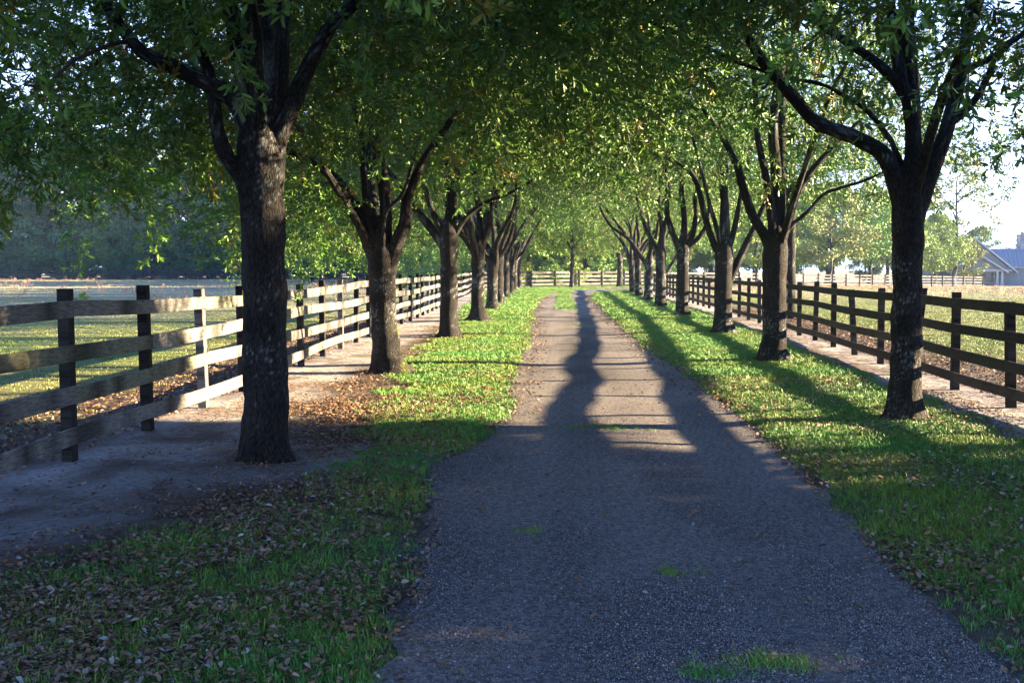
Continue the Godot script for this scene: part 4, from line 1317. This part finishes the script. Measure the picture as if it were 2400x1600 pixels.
	for q in 3:
		for j in ring:
			var y: float = [0.0, 0.35, 0.62][q]
			var r: float = [0.5, 0.46, 0.2][q] * rng.randf_range(0.85, 1.15)
			var a := TAU * j / ring
			ps.vert(Vector3(cos(a) * r, y, sin(a) * r), Vector3(cos(a), [0.1, 0.6, 2.0][q], sin(a)).normalized(), Color.WHITE)
	for q in 2:
		for j in ring:
			var a := q * ring + j
			var b := q * ring + (j + 1) % ring
			ps.tri(b, a, a + ring); ps.tri(b, a + ring, b + ring)
	for j in range(1, ring - 1): ps.tri(2 * ring, 2 * ring + j + 1, 2 * ring + j)
	var pebble := ps.mesh(M.pebble)
	pl = []
	ti = PackedColorArray()
	while pl.size() < 90000:
		var d := 3.4 + 11.0 * pow(rng.randf(), 1.6)
		var e := lane_edges(d)
		var x := rng.randf_range(e.x, e.y)
		var track := maxf(0.0, 1.0 - absf(absf((x - e.x) / (e.y - e.x) - 0.47) - 0.24) / 0.16)
		if rng.randf() < 0.7 * track: continue
		if rng.randf() > clampf(0.5 + 1.1 * patch_noise.get_noise_2d(x * 10.0, d * 3.0), 0.1, 1.0): continue
		var sz := rng.randf_range(0.003, 0.0075) * (1.9 if rng.randf() < 0.03 else 1.0)
		pl.append(spin(x, -d, lane_rise(x, d) - 0.001, Vector3(sz, sz, sz * rng.randf_range(0.7, 1.3)), 0.2))
		var g := 0.1 + 0.22 * pow(rng.randf(), 1.6)
		ti.append(Color(g * 1.1, g * 0.96, g * 0.86))
	var po := scatter("gravel", pebble, pl, ti)
	tag(po, "loose grey gravel stones on the lane", "", "", "stuff")

# ------------------------------------------------------------------ the scene
func _ready() -> void:
	# camera
	var cam := Camera3D.new()
	add_child(cam)
	cam.position = Vector3(0, 1.63, 0)
	cam.rotation_degrees = Vector3(-3.94, 3.2, 0)
	cam.fov = 35.49
	cam.near = 0.05
	cam.far = 2500.0
	cam.current = true
	# sky and exposure
	var env := Environment.new()
	env.background_mode = Environment.BG_SKY
	var sky := Sky.new()
	var sm := ProceduralSkyMaterial.new()
	sm.sky_top_color = Color(0.3, 0.47, 0.78)
	sm.sky_horizon_color = Color(0.84, 0.9, 0.98)
	sm.sky_curve = 0.12
	sm.sky_energy_multiplier = 0.71
	sm.ground_bottom_color = Color(0.2, 0.19, 0.16)
	sm.ground_horizon_color = Color(0.55, 0.62, 0.7)
	sm.sun_angle_max = 0.0
	sky.sky_material = sm
	env.sky = sky
	env.tonemap_mode = Environment.TONE_MAPPER_LINEAR
	env.tonemap_exposure = 11.0
	env.sdfgi_enabled = true
	env.ssao_enabled = true
	env.ssil_enabled = true
	env.fog_enabled = true
	env.fog_density = 0.00018
	env.fog_light_color = Color(0.75, 0.86, 1.0)
	var we := WorldEnvironment.new()
	we.environment = env
	add_child(we)
	# sun
	var sun := DirectionalLight3D.new()
	sun.light_energy = 1.6
	sun.light_color = Color(1.0, 0.9, 0.74)
	sun.light_angular_distance = 0.53
	sun.shadow_enabled = true
	add_child(sun)
	var az := deg_to_rad(SUN_AZIMUTH)
	var el := deg_to_rad(SUN_HEIGHT)
	var to_sun := Vector3(sin(az) * cos(el), sin(el), -cos(az) * cos(el))
	sun.look_at_from_position(to_sun * 100.0, Vector3.ZERO, Vector3.UP)

	rng.seed = 7
	clump_noise = noise(FastNoiseLite.TYPE_SIMPLEX_SMOOTH, 0.035, 21, 2)
	patch_noise = noise(FastNoiseLite.TYPE_SIMPLEX_SMOOTH, 0.06, 22, 3)
	fine_noise = noise(FastNoiseLite.TYPE_SIMPLEX, 0.11, 23, 3)
	wave_noise = noise(FastNoiseLite.TYPE_SIMPLEX_SMOOTH, 0.12, 24, 2)
	build_materials()
	print("materials ", Time.get_ticks_msec())
	build_ground()
	print("ground ", Time.get_ticks_msec())
	build_fences()
	build_house()
	print("fences ", Time.get_ticks_msec())
	build_avenue()
	print("avenue ", Time.get_ticks_msec())
	build_background()
	print("background ", Time.get_ticks_msec())
	build_cover()
	print("cover ", Time.get_ticks_msec())
